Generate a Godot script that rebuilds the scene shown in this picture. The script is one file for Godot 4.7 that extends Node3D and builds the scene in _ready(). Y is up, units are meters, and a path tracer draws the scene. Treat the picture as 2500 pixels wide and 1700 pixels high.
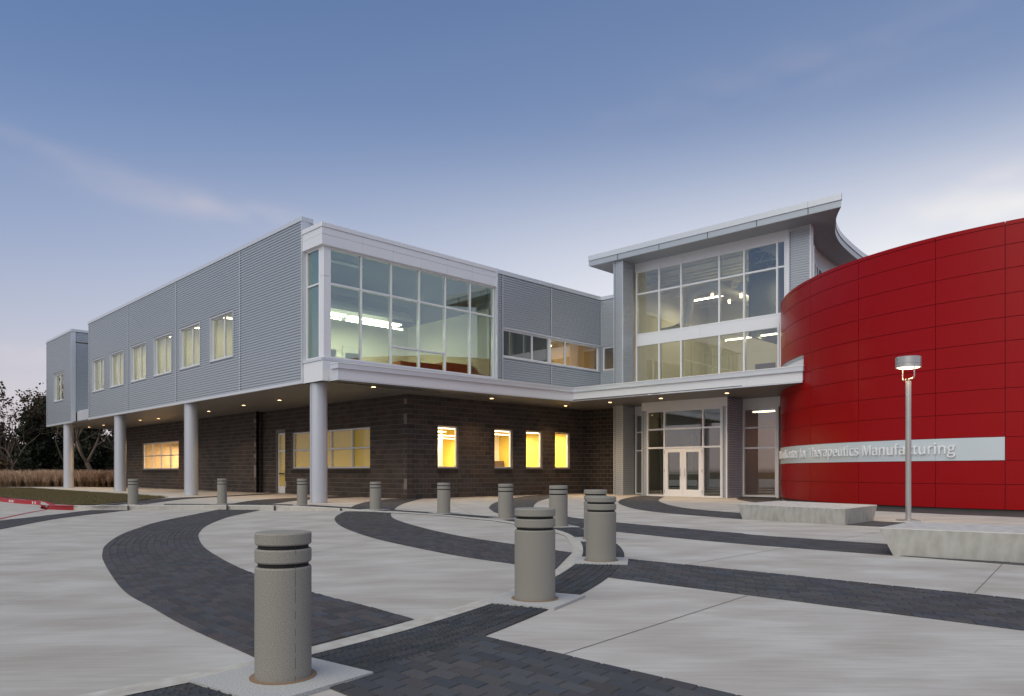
extends Node3D

# ---------------------------------------------------------------- mesh building
class MB:
	var v := PackedVector3Array()
	var n := PackedVector3Array()
	var uv := PackedVector2Array()
	var c := PackedColorArray()
	var ix := PackedInt32Array()
	var col := Color(1, 1, 1)

	func vert(p: Vector3, nn: Vector3, t := Vector2.ZERO) -> int:
		v.append(p); n.append(nn); c.append(col)
		uv.append(Vector2(p.x * 0.7046 + p.z * 0.7096, p.x * 0.7096 - p.z * 0.7046) if t == Vector2.ZERO else t)
		return v.size() - 1

	func tri(a: Vector3, b: Vector3, d: Vector3):
		var nn := (b - a).cross(d - a).normalized()
		var i := vert(a, nn); vert(b, nn); vert(d, nn)
		ix.append_array([i, i + 2, i + 1])

	# corners run counter-clockwise as seen from outside
	func quad(a: Vector3, b: Vector3, d: Vector3, e: Vector3):
		var nn := (d - a).cross(e - b).normalized()
		var i := vert(a, nn); vert(b, nn); vert(d, nn); vert(e, nn)
		ix.append_array([i, i + 2, i + 1, i, i + 3, i + 2])

	func hexa(p: Array):    # p[0..3] bottom ring, p[4..7] top ring, both counter-clockwise seen from above
		quad(p[4], p[5], p[6], p[7]); quad(p[3], p[2], p[1], p[0])
		for k in 4:
			var m := (k + 1) % 4
			quad(p[k], p[m], p[m + 4], p[k + 4])

	func box(x0: float, x1: float, y0: float, y1: float, z0: float, z1: float):
		hexa([Vector3(x0, y0, z1), Vector3(x1, y0, z1), Vector3(x1, y0, z0), Vector3(x0, y0, z0), Vector3(x0, y1, z1), Vector3(x1, y1, z1), Vector3(x1, y1, z0), Vector3(x0, y1, z0)])

	# box whose front (z1) edges are chamfered by b
	func fbox(x0: float, x1: float, y0: float, y1: float, z0: float, z1: float, b: float):
		var f := [Vector3(x0 + b, y0 + b, z1), Vector3(x1 - b, y0 + b, z1), Vector3(x1 - b, y1 - b, z1), Vector3(x0 + b, y1 - b, z1)]
		var m := [Vector3(x0, y0, z1 - b), Vector3(x1, y0, z1 - b), Vector3(x1, y1, z1 - b), Vector3(x0, y1, z1 - b)]
		var r := [Vector3(x0, y0, z0), Vector3(x1, y0, z0), Vector3(x1, y1, z0), Vector3(x0, y1, z0)]
		quad(f[0], f[1], f[2], f[3])
		for k in 4:
			var j := (k + 1) % 4
			quad(m[k], m[j], f[j], f[k])
			quad(r[k], r[j], m[j], m[k])

	func tube(pts: Array, rad: Array, seg := 6, cap := true):
		var rings := []
		var side := Vector3.ZERO
		for k in pts.size():
			var d: Vector3 = (pts[mini(k + 1, pts.size() - 1)] - pts[maxi(k - 1, 0)]).normalized()
			if side == Vector3.ZERO:
				side = d.cross(Vector3(0.3, 0.9, 0.31) if absf(d.y) < 0.9 else Vector3(1, 0.1, 0)).normalized()
			side = (side - d * side.dot(d)).normalized()
			var up := d.cross(side)
			var ring := []
			for s in seg:
				var a := TAU * s / seg
				var o := side * cos(a) + up * sin(a)
				ring.append(vert(pts[k] + o * rad[k], o))
			rings.append(ring)
		for k in pts.size() - 1:
			for s in seg:
				var q := (s + 1) % seg
				ix.append_array([rings[k][s], rings[k + 1][q], rings[k][q], rings[k][s], rings[k + 1][s], rings[k + 1][q]])
		if cap:
			for e in [0, pts.size() - 1]:
				for s in range(1, seg - 1):
					var a0: Vector3 = v[rings[e][0]]; var b0: Vector3 = v[rings[e][s]]; var c0: Vector3 = v[rings[e][s + 1]]
					if e == 0: tri(a0, c0, b0)
					else: tri(a0, b0, c0)

	# profile of (radius, y) pairs from bottom to top; flat shading across sharp corners
	func lathe(pr: Array, seg := 40, at := Vector3.ZERO):
		for k in pr.size() - 1:
			var a: Vector2 = pr[k]; var b: Vector2 = pr[k + 1]
			var nn := Vector2(b.y - a.y, a.x - b.x).normalized()
			var base := v.size()
			for s in seg + 1:
				var t := TAU * s / seg
				var o := Vector3(cos(t), 0, sin(t))
				var nm := Vector3(o.x * nn.x, nn.y, o.z * nn.x)
				vert(at + Vector3(o.x * a.x, a.y, o.z * a.x), nm, Vector2(t, a.y)); vert(at + Vector3(o.x * b.x, b.y, o.z * b.x), nm, Vector2(t, b.y))
			for s in seg:
				var i := base + s * 2
				ix.append_array([i, i + 2, i + 3, i, i + 3, i + 1])

	func flat(poly: PackedVector2Array, y: float, up := true):
		var tr := Geometry2D.triangulate_polygon(poly)
		for k in range(0, tr.size(), 3):
			var a := Vector3(poly[tr[k]].x, y, poly[tr[k]].y); var b := Vector3(poly[tr[k + 1]].x, y, poly[tr[k + 1]].y); var d := Vector3(poly[tr[k + 2]].x, y, poly[tr[k + 2]].y)
			if ((b - a).cross(d - a).y > 0.0) == up: tri(a, b, d)
			else: tri(a, d, b)

	func sides(poly: PackedVector2Array, y0: float, y1: float):
		var cw := Geometry2D.is_polygon_clockwise(poly)
		for k in poly.size():
			var p: Vector2 = poly[k]; var q: Vector2 = poly[(k + 1) % poly.size()]
			if not cw:
				var t := p; p = q; q = t
			quad(Vector3(p.x, y0, p.y), Vector3(q.x, y0, q.y), Vector3(q.x, y1, q.y), Vector3(p.x, y1, p.y))

	func prism(poly: PackedVector2Array, y0: float, y1: float):
		flat(poly, y1, true); flat(poly, y0, false); sides(poly, y0, y1)

	func mesh() -> ArrayMesh:
		var a := []
		a.resize(Mesh.ARRAY_MAX)
		a[Mesh.ARRAY_VERTEX] = v; a[Mesh.ARRAY_NORMAL] = n; a[Mesh.ARRAY_TEX_UV] = uv; a[Mesh.ARRAY_TEX_UV2] = uv; a[Mesh.ARRAY_COLOR] = c; a[Mesh.ARRAY_INDEX] = ix
		var m := ArrayMesh.new()
		m.add_surface_from_arrays(Mesh.PRIMITIVE_TRIANGLES, a)
		return m

# ---------------------------------------------------------------- naming and tree helpers
var taken := {}
var M := {}
var rng := RandomNumberGenerator.new()
const EYE := Vector3(-17.83, 1.116, 23.97)
const FWD := Vector3(0.7047, 0, -0.7095)
const RGT := Vector3(0.7095, 0, 0.7047)

func numbered(called: String) -> String:
	var k: int = taken.get(called, 0)
	taken[called] = k + 1
	return called if k == 0 else "%s_%03d" % [called, k]

func thing(called: String, label: String, category: String, at := Transform3D(), group := "") -> Node3D:
	var o := Node3D.new()
	o.name = numbered(called)
	add_child(o)
	o.transform = at
	tag(o, label, category, group)
	return o

func tag(o: Node, label: String, category: String, group := "", kind := ""):
	if label: o.set_meta("label", label)
	if category: o.set_meta("category", category)
	if group: o.set_meta("group", group)
	if kind: o.set_meta("kind", kind)

func part(parent: Node, called: String, mb: MB, m: Material, xf := Transform3D()) -> MeshInstance3D:
	var o := MeshInstance3D.new()
	o.mesh = mb.mesh()
	o.material_override = m
	o.transform = xf
	o.name = called
	parent.add_child(o, true)
	return o

func group_part(parent: Node, called: String, xf := Transform3D()) -> Node3D:
	var o := Node3D.new()
	o.name = called
	o.transform = xf
	parent.add_child(o, true)
	return o

func struct(called: String, mb: MB, m: Material) -> MeshInstance3D:
	var o := part(self, numbered(called), mb, m)
	o.set_meta("kind", "structure")
	return o

func frame_at(o: Vector3, u: Vector3) -> Transform3D:
	return Transform3D(Basis(u, Vector3.UP, u.cross(Vector3.UP)), o)

# ---------------------------------------------------------------- materials
func lin(r: float, g: float, b: float, a := 1.0) -> Color:
	var c := Color(r, g, b).linear_to_srgb()
	c.a = a
	return c

func noise_tex(freq: float, octaves: int, lo: Color, hi: Color, seed_: int, size := 512, stretch := 1.0) -> NoiseTexture2D:
	var f := FastNoiseLite.new()
	f.seed = seed_; f.frequency = freq; f.fractal_octaves = octaves; f.noise_type = FastNoiseLite.TYPE_SIMPLEX_SMOOTH
	var t := NoiseTexture2D.new()
	t.width = size; t.height = size; t.seamless = true; t.noise = f
	var g := Gradient.new()
	g.set_color(0, lo); g.set_color(1, hi)
	t.color_ramp = g
	return t

func height_tex(freq: float, octaves: int, seed_: int, size := 512) -> NoiseTexture2D:
	return noise_tex(freq, octaves, Color(0, 0, 0), Color(1, 1, 1), seed_, size)

func mat(c: Color, rough: float, metal := 0.0) -> StandardMaterial3D:
	var m := StandardMaterial3D.new()
	m.albedo_color = c
	m.roughness = rough
	m.metallic = metal
	return m

func tri(m: StandardMaterial3D, s: float):
	m.uv1_triplanar = true
	m.uv1_world_triplanar = true
	m.uv1_scale = Vector3(s, s, s)

func glass(tint: Color, coat: float) -> StandardMaterial3D:
	# coated insulating glass: a thin solid sheet whose index gives the reflectance of its coating
	var m := mat(Color(tint.r, tint.g, tint.b, 0.0), 0.0, 0.0)
	m.refraction_enabled = true
	m.refraction_scale = coat
	return m

func clear_glass() -> StandardMaterial3D:
	var m := mat(Color(0.9, 0.92, 0.9, 0.01), 0.0, 0.0)
	m.transparency = BaseMaterial3D.TRANSPARENCY_ALPHA
	return m

func glow(c: Color, e: float) -> StandardMaterial3D:
	var m := mat(Color(0.9, 0.9, 0.88), 0.6)
	m.emission_enabled = true
	m.emission = c
	m.emission_energy_multiplier = e
	return m

func make_materials():
	var fine := noise_tex(0.09, 4, Color(0.72, 0.72, 0.72), Color(1, 1, 1), 3)
	var speck := noise_tex(0.13, 3, Color(0.55, 0.53, 0.5), Color(1, 1, 1), 9)
	var blotch := noise_tex(0.012, 5, Color(0.86, 0.835, 0.815), Color(1, 1, 1), 21)
	var streak := noise_tex(0.03, 5, Color(0.91, 0.907, 0.90), Color(1, 1, 1), 33)
	var grain := height_tex(0.2, 3, 5)
	var stain := noise_tex(0.008, 5, Color(0.70, 0.60, 0.53, 0.0), Color(0.76, 0.66, 0.58, 0.85), 57)
	# concrete slabs: broom streaks across, blotches and rusty stains over them
	for k in ["drive", "plaza"]:
		var m := mat(lin(0.60, 0.585, 0.56) if k == "plaza" else lin(0.56, 0.545, 0.52), 0.85)
		m.albedo_texture = streak
		m.uv1_scale = Vector3(0.07, 1.2, 1) if k == "drive" else Vector3(0.10, 0.9, 1)
		m.detail_enabled = true
		m.detail_blend_mode = BaseMaterial3D.BLEND_MODE_MUL
		m.detail_albedo = blotch
		m.detail_uv_layer = BaseMaterial3D.DETAIL_UV_2
		m.uv2_scale = Vector3(0.11, 0.19, 1)
		m.heightmap_enabled = true
		m.heightmap_texture = grain
		m.heightmap_scale = 0.25
		M[k] = m
	M.curb = mat(lin(0.55, 0.54, 0.50), 0.85); M.curb.albedo_texture = blotch; tri(M.curb, 0.9)
	M.pad = mat(lin(0.58, 0.58, 0.57), 0.85); M.pad.albedo_texture = fine; tri(M.pad, 1.7)
	M.bollard = mat(lin(0.47, 0.455, 0.415), 0.9); M.bollard.albedo_texture = speck; tri(M.bollard, 2.6)
	M.bollard.heightmap_enabled = true; M.bollard.heightmap_texture = grain; M.bollard.heightmap_scale = 0.12
	M.black = mat(lin(0.006, 0.006, 0.007), 0.7)
	M.joint = mat(lin(0.055, 0.05, 0.05), 0.95)
	M.saw = mat(lin(0.17, 0.15, 0.13), 0.95)
	M.filler = mat(lin(0.24, 0.16, 0.10), 0.95)
	M.paver = mat(Color(1, 1, 1), 0.78); M.paver.vertex_color_use_as_albedo = true; M.paver.albedo_texture = fine; tri(M.paver, 2.2)
	M.paver.heightmap_enabled = true; M.paver.heightmap_texture = grain; M.paver.heightmap_scale = 0.15
	M.block = mat(Color(1, 1, 1), 0.92); M.block.vertex_color_use_as_albedo = true; M.block.albedo_texture = fine; tri(M.block, 1.4)
	M.block.heightmap_enabled = true; M.block.heightmap_texture = grain; M.block.heightmap_scale = 0.6
	M.mortar = mat(lin(0.21, 0.185, 0.165), 0.95)
	M.siding = mat(lin(0.44, 0.48, 0.52), 0.40, 0.35)
	M.silver = mat(lin(0.60, 0.615, 0.65), 0.38, 0.3)
	M.trim = mat(lin(0.66, 0.69, 0.73), 0.35, 0.3)
	M.alum = mat(lin(0.80, 0.81, 0.83), 0.38, 0.2)
	M.white = mat(lin(0.80, 0.80, 0.80), 0.45)
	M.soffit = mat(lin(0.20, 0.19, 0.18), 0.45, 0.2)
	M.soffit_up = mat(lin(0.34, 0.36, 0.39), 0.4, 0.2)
	M.column = mat(lin(0.56, 0.58, 0.63), 0.33, 0.35)
	M.red = mat(lin(0.31, 0.001, 0.003), 0.33, 0.0); M.red.metallic_specular = 0.34
	M.redback = mat(lin(0.10, 0.004, 0.006), 0.7)
	M.sign = mat(lin(0.62, 0.69, 0.72), 0.35, 0.2)
	M.letter = mat(lin(0.86, 0.86, 0.86), 0.35, 0.0)
	M.plinth = mat(lin(0.14, 0.14, 0.145), 0.95); M.plinth.albedo_texture = speck; tri(M.plinth, 2.0)
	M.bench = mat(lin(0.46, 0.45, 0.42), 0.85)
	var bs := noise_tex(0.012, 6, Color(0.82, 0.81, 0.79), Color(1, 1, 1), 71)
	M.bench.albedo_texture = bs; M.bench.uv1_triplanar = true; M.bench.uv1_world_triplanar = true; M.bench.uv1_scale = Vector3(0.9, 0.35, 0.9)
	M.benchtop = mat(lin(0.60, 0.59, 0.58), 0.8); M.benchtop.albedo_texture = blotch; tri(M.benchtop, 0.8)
	M.roof = mat(lin(0.5, 0.5, 0.5), 0.9)
	M.inner = mat(lin(0.72, 0.69, 0.58), 0.8)
	M.innerwarm = mat(lin(0.74, 0.62, 0.44), 0.8)
	M.innergrey = mat(lin(0.58, 0.57, 0.50), 0.8)
	M.innerdark = mat(lin(0.16, 0.18, 0.16), 0.7)
	M.yellow = mat(lin(0.76, 0.56, 0.10), 0.7)
	M.wood = mat(lin(0.36, 0.15, 0.045), 0.5)
	M.lime = mat(lin(0.30, 0.42, 0.03), 0.6)
	M.carpet = mat(lin(0.14, 0.12, 0.10), 0.95)
	M.ceil = mat(lin(0.74, 0.73, 0.69), 0.85)
	M.duct = mat(lin(0.72, 0.71, 0.67), 0.45, 0.1)
	M.brown = mat(lin(0.075, 0.045, 0.03), 0.7)
	M.gbay = glass(lin(0.66, 0.92, 0.82), 0.15)
	M.gtower = glass(lin(0.84, 0.93, 0.86), 0.12)
	M.gwing = glass(lin(0.80, 0.92, 0.78), 0.12)
	M.gdark = glass(lin(0.62, 0.72, 0.66), 0.13)
	M.gclear = clear_glass()
	M.grain = grain
	M.tube = glow(Color(1.0, 0.93, 0.80), 2.6)
	M.lens = glow(Color(1.0, 0.80, 0.55), 9.0)
	M.lamplens = glow(Color(1.0, 0.86, 0.66), 5.0)
	M.lawn = mat(Color(1, 1, 1), 1.0)
	M.lawn.albedo_texture = noise_tex(0.02, 5, Color(0.20, 0.22, 0.08), Color(0.50, 0.40, 0.26), 81)
	M.lawn.uv1_scale = Vector3(0.10, 0.22, 1)
	M.lawn.detail_enabled = true; M.lawn.detail_blend_mode = BaseMaterial3D.BLEND_MODE_MUL
	M.lawn.detail_albedo = noise_tex(0.25, 3, Color(0.35, 0.35, 0.3), Color(1, 1, 1), 82); M.lawn.detail_uv_layer = BaseMaterial3D.DETAIL_UV_2
	M.lawn.uv2_scale = Vector3(0.6, 0.6, 1)
	M.redpaint = mat(lin(0.42, 0.012, 0.02), 0.55); M.redpaint.albedo_texture = blotch; tri(M.redpaint, 2.0)
	M.earth = mat(lin(0.12, 0.095, 0.05), 1.0); M.earth.albedo_texture = blotch; M.earth.uv1_scale = Vector3(0.05, 0.05, 1)
	M.steel = mat(lin(0.52, 0.52, 0.50), 0.32, 0.7)
	M.bark = mat(lin(0.22, 0.165, 0.13), 0.95); M.bark.albedo_texture = speck; tri(M.bark, 1.2)
	M.leaf = mat(Color(1, 1, 1), 0.9); M.leaf.vertex_color_use_as_albedo = true
	M.blade = mat(Color(1, 1, 1), 0.95); M.blade.vertex_color_use_as_albedo = true; M.blade.backlight_enabled = true; M.blade.backlight = Color(0.25, 0.2, 0.14)

# ---------------------------------------------------------------- sky
func sky_image() -> Image:
	var w := 1024
	var h := 512
	var im := Image.create(w, h, false, Image.FORMAT_RGBF)
	var stops := [0.0, 5.0, 10.0, 15.0, 22.0, 33.0, 50.0, 90.0]
	var cols := [Color(0.86, 0.79, 0.78), Color(0.78, 0.755, 0.79), Color(0.66, 0.69, 0.785), Color(0.535, 0.61, 0.76), Color(0.425, 0.535, 0.715), Color(0.30, 0.435, 0.635), Color(0.25, 0.38, 0.58), Color(0.20, 0.33, 0.52)]
	var nz := FastNoiseLite.new()
	nz.seed = 12; nz.frequency = 1.0; nz.fractal_octaves = 5
	var hot := Vector3(sin(deg_to_rad(78.0)), 0, -cos(deg_to_rad(78.0)))
	# azimuth, height, half width, half height, strength, slope
	var wisps := [[21.5, 18.6, 7.0, 0.9, 0.30, -0.06], [12.5, 20.4, 6.0, 0.6, 0.14, -0.12], [78.5, 16.5, 6.0, 2.6, 0.7, 0.1], [9.5, 7.6, 5.0, 0.5, 0.5, 0.0], [66.0, 27.0, 14.0, 1.8, 0.08, 0.1], [120.0, 14.0, 16.0, 2.5, 0.3, 0.05], [200.0, 12.0, 20.0, 2.0, 0.25, -0.04], [265.0, 18.0, 18.0, 2.5, 0.25, 0.05], [320.0, 10.0, 16.0, 1.5, 0.3, 0.0]]
	for j in h:
		var el := 90.0 - (j + 0.5) / h * 180.0
		var base := Color(0.30, 0.28, 0.27)
		if el >= 0.0:
			for k in 7:
				if el >= stops[k] and el <= stops[k + 1]:
					base = (cols[k] as Color).lerp(cols[k + 1], (el - stops[k]) / (stops[k + 1] - stops[k]))
		base = base.srgb_to_linear()
		for i in w:
			var phi := (i + 0.5) / w * TAU
			var c := base
			if el > 0.0:
				var e := deg_to_rad(el)
				var d := Vector3(sin(phi) * cos(e), sin(e), -cos(phi) * cos(e))
				var flat_d := Vector3(d.x, 0, d.z).normalized()
				var az := rad_to_deg(acos(clampf(flat_d.dot(hot), -1, 1)))
				# the afterglow where the sun went down
				var g := exp(-pow(az / 48.0, 2.0)) * (1.0 - smoothstep(8.0, 27.0, el)) + 0.15 * exp(-pow(az / 70.0, 2.0)) * exp(-pow(el / 45.0, 2.0))
				c = c.lerp(Color(0.93, 0.93, 0.96), clampf(g, 0.0, 1.0))
				# thin cirrus wisps
				var pd := rad_to_deg(phi)
				for q in wisps:
					var u: float = wrapf(pd - q[0], -180.0, 180.0)
					var v: float = el - q[1] - u * q[5]
					if absf(u) > q[2] * 2.2 or absf(v) > q[3] * 2.5: continue
					var n1 := 0.5 + 0.9 * nz.get_noise_3d(u * 0.16 + q[0], v * 0.55 + u * 0.05, 3.0)
					var k1 := exp(-pow(u / q[2], 2.0) - pow(v / q[3], 2.0)) * clampf(n1, 0.0, 1.0)
					c = c.lerp(Color(0.86, 0.70, 0.66).lerp(Color(0.98, 0.95, 0.91), clampf(g * 1.4, 0, 1)), q[4] * k1)
			im.set_pixel(i, j, c)
	return im

# ---------------------------------------------------------------- facade helpers (local axes: x along the wall to the right, y up, z out of the wall)
func minus(a: float, b: float, holes: Array, y0: float, y1: float) -> Array:
	var out := [[a, b]]
	for r in holes:
		if r[3] <= y0 + 0.001 or r[2] >= y1 - 0.001: continue
		var nx := []
		for s in out:
			if r[1] <= s[0] or r[0] >= s[1]: nx.append(s)
			else:
				if r[0] > s[0] + 0.002: nx.append([s[0], r[0]])
				if r[1] < s[1] - 0.002: nx.append([r[1], s[1]])
		out = nx
	return out

# holes: [u0, u1, y0, y1]
func wall(mb: MB, u0: float, u1: float, y0: float, y1: float, z0: float, z1: float, holes: Array):
	var ys := [y0, y1]
	for r in holes:
		for q in [r[2], r[3]]:
			if q > y0 and q < y1 and not ys.has(q): ys.append(q)
	ys.sort()
	for k in ys.size() - 1:
		for s in minus(u0, u1, holes, ys[k], ys[k + 1]):
			mb.box(s[0], s[1], ys[k], ys[k + 1], z0, z1)

# horizontally ribbed metal cladding with its face at z and its grooves behind it
func siding(mb: MB, u0: float, u1: float, y0: float, y1: float, z: float, holes: Array, pitch := 0.1016):
	var y := y0
	while y < y1 - 0.02:
		var t := minf(y + pitch, y1)
		var fl := minf(y + pitch * 0.60, t)
		var s1 := minf(fl + 0.012, t)
		var s2 := maxf(t - 0.010, s1)
		for s in minus(u0, u1, holes, y + 0.01, t - 0.01):
			var a: float = s[0]; var b: float = s[1]
			var g := z - 0.036
			mb.quad(Vector3(a, y, z), Vector3(b, y, z), Vector3(b, fl, z), Vector3(a, fl, z))
			mb.quad(Vector3(a, fl, z), Vector3(b, fl, z), Vector3(b, s1, g), Vector3(a, s1, g))
			mb.quad(Vector3(a, s1, g), Vector3(b, s1, g), Vector3(b, s2, g), Vector3(a, s2, g))
			mb.quad(Vector3(a, s2, g), Vector3(b, s2, g), Vector3(b, t, z), Vector3(a, t, z))
			for e in [a, b]:
				var f := 1.0 if e == b else -1.0
				var q := [Vector3(e, y, z - 0.03), Vector3(e, fl, z - 0.03), Vector3(e, fl, z), Vector3(e, y, z)]
				if f > 0: mb.quad(q[3], q[0], q[1], q[2])
				else: mb.quad(q[0], q[3], q[2], q[1])
		y = t

# a joint between two panels: light batten, and beside it the dark open ends of the ribs
func rib_joint(parent: Node, u: float, y0: float, y1: float, z: float, right := true):
	var b := MB.new()
	b.box(u - 0.018, u + 0.018, y0, y1, z - 0.03, z + 0.012)
	part(parent, "joint_trim", b, M.trim)
	var d := MB.new()
	var a0 := u + 0.019 if right else u - 0.065
	var y := y0
	while y < y1 - 0.05:
		d.box(a0, a0 + 0.046, y + 0.064, y + 0.098, z - 0.02, z + 0.0025)
		y += 0.1016
	var o := part(parent, "rib_end_closure", d, M.black)
	o.set_meta("kind", "stuff")

func siding_panel(parent: Node, u0: float, u1: float, y0: float, y1: float, z: float, holes := []):
	var mb := MB.new()
	siding(mb, u0, u1, y0, y1, z, holes)
	return part(parent, "siding_panel", mb, M.siding)

# glazing: us and ys hold the centre lines of frame members from edge to edge; skip lists cells without glass
func glazing(parent: Node, called: String, us: Array, ys: Array, z: float, w: float, dep: float, mfr: Material, mgl: StandardMaterial3D, extra := [], xf := Transform3D()) -> Node3D:
	var g := group_part(parent, called, xf)
	var fr := MB.new()
	var a: float = us[0]; var b: float = us[us.size() - 1]; var lo: float = ys[0]; var hi: float = ys[ys.size() - 1]
	fr.fbox(a, b, hi - w, hi, z - dep, z + 0.03, 0.004)
	fr.fbox(a, b, lo, lo + w, z - dep, z + 0.03, 0.004)
	fr.fbox(a, a + w, lo + w, hi - w, z - dep, z + 0.03, 0.004)
	fr.fbox(b - w, b, lo + w, hi - w, z - dep, z + 0.03, 0.004)
	part(g, "frame", fr, mfr)
	var ue := [a + w]
	for k in range(1, us.size() - 1):
		var m := MB.new()
		m.fbox(us[k] - w * 0.5, us[k] + w * 0.5, lo + w, hi - w, z - dep, z + 0.028, 0.004)
		part(g, "mullion", m, mfr)
		ue.append(us[k])
	ue.append(b - w)
	var ye := [lo + w]
	for k in range(1, ys.size() - 1):
		for q in us.size() - 1:
			var t := MB.new()
			var x0: float = a + w if q == 0 else us[q] + w * 0.5
			var x1: float = b - w if q == us.size() - 2 else us[q + 1] - w * 0.5
			t.fbox(x0, x1, ys[k] - w * 0.5, ys[k] + w * 0.5, z - dep, z + 0.025, 0.004)
			part(g, "transom", t, mfr)
		ye.append(ys[k])
	ye.append(hi - w)
	for q in ue.size() - 1:
		for k in ye.size() - 1:
			var cuts := [ye[k], ye[k + 1]]
			for e in extra:     # [column, row, y]: one more rail in that pane
				if e[0] == q and e[1] == k:
					cuts.insert(1, e[2])
					var t := MB.new()
					t.fbox(ue[q] + w * 0.5, ue[q + 1] - w * 0.5, e[2] - w * 0.5, e[2] + w * 0.5, z - dep, z + 0.025, 0.004)
					part(g, "transom", t, mfr)
			for s in cuts.size() - 1:
				var p := MB.new()
				var q0: float = ue[q]; var q1: float = ue[q + 1]; var c0: float = cuts[s]; var c1: float = cuts[s + 1]
				# toughened panes are never quite flat nor quite parallel
				var t1 := rng.randf_range(-0.0015, 0.0015); var t2 := rng.randf_range(-0.0015, 0.0015)
				var f4 := [Vector3(q0, c0, z - 0.02 - t1), Vector3(q1, c0, z - 0.02 + t2), Vector3(q1, c1, z - 0.02 + t1), Vector3(q0, c1, z - 0.02 - t2)]
				p.quad(f4[0], f4[1], f4[2], f4[3])
				if mgl.refraction_enabled:
					var bk := Vector3(0, 0, -0.012)
					p.quad(f4[3] + bk, f4[2] + bk, f4[1] + bk, f4[0] + bk)
					for e2 in 4: p.quad(f4[e2] + bk, f4[(e2 + 1) % 4] + bk, f4[(e2 + 1) % 4], f4[e2])
				part(g, "pane", p, mgl)
	return g

func tube_light(parent: Node, a: Vector3, b: Vector3, energy: float, c := Color(1.0, 0.9, 0.74), w := 0.12):
	# a hanging linear fitting along a-b (level), shining down
	var mb := MB.new()
	var d := (b - a).normalized()
	var s := d.cross(Vector3.UP) * w * 0.5
	mb.hexa([a - s, b - s, b + s, a + s, a - s + Vector3(0, 0.05, 0), b - s + Vector3(0, 0.05, 0), b + s + Vector3(0, 0.05, 0), a + s + Vector3(0, 0.05, 0)])
	part(parent, "light_tube", mb, M.tube)
	var l := AreaLight3D.new()
	l.name = "tube_light"
	l.area_size = Vector2((b - a).length(), w)
	l.light_energy = energy
	l.light_color = c
	l.shadow_enabled = true
	l.set("area_range", 25.0)
	var f := Transform3D(Basis(d, d.cross(Vector3.DOWN).normalized(), Vector3.UP), (a + b) * 0.5 - Vector3(0, 0.012, 0))
	l.transform = f
	parent.add_child(l, true)

func room(parent: Node, called: String, x0: float, x1: float, y0: float, y1: float, z0: float, z1: float, mw: Material, mb_back: Material, mf: Material, mc: Material) -> Node3D:
	# z1 is the open front behind the facade, z0 the back
	var g := group_part(parent, called)
	var f := MB.new(); f.box(x0 - 0.1, x1 + 0.1, y0 - 0.12, y0, z0 - 0.1, z1); part(g, "floor", f, mf)
	var c := MB.new(); c.box(x0 - 0.1, x1 + 0.1, y1, y1 + 0.1, z0 - 0.1, z1); part(g, "ceiling", c, mc)
	var b := MB.new(); b.box(x0 - 0.1, x1 + 0.1, y0, y1, z0 - 0.1, z0); part(g, "back_wall", b, mb_back)
	for x in [[x0 - 0.1, x0], [x1, x1 + 0.1]]:
		var s := MB.new(); s.box(x[0], x[1], y0, y1, z0, z1); part(g, "side_wall", s, mw)
	return g

# ---------------------------------------------------------------- paving
class Path:
	var p := PackedVector2Array()
	var d := PackedFloat32Array()
	func _init(a: Array):
		for k in range(0, a.size() - 2, 2):
			var q := []
			for o in [-2, 0, 2, 4]:
				var i := clampi(k + o, 0, a.size() - 2)
				q.append(Vector2(a[i], a[i + 1]))
			for s in 8:
				p.append((q[1] as Vector2).cubic_interpolate(q[2], q[0], q[3], s / 8.0))
		p.append(Vector2(a[a.size() - 2], a[a.size() - 1]))
		d.append(0.0)
		for k in range(1, p.size()): d.append(d[k - 1] + p[k].distance_to(p[k - 1]))
	func at(f: float) -> Vector2:
		var s := f * d[d.size() - 1]
		var k := clampi(d.bsearch(s), 1, p.size() - 1)
		return p[k - 1].lerp(p[k], clampf((s - d[k - 1]) / maxf(d[k] - d[k - 1], 1e-6), 0.0, 1.0))

var flush := PackedVector2Array()

func drive_y(q: Vector2) -> float:
	var b := 1e9
	for k in flush.size() - 1:
		b = minf(b, q.distance_to(Geometry2D.get_closest_point_to_segment(q, flush[k], flush[k + 1])))
	var t := clampf(b / 5.0, 0.0, 1.0)
	return -0.14 * t * t * (3.0 - 2.0 * t)

func polygon(a: Array) -> PackedVector2Array:
	var p := PackedVector2Array()
	for k in range(0, a.size(), 2): p.append(Vector2(a[k], a[k + 1]))
	return p

func smooth_line(a: Array) -> PackedVector2Array:
	return Path.new(a).p

func in_view(q: Vector2) -> float:
	var r := Vector3(q.x, 0, q.y) - EYE
	var zc := r.dot(FWD)
	return zc if zc > 3.55 and absf(r.dot(RGT)) < zc * 0.72 else -1.0

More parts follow.
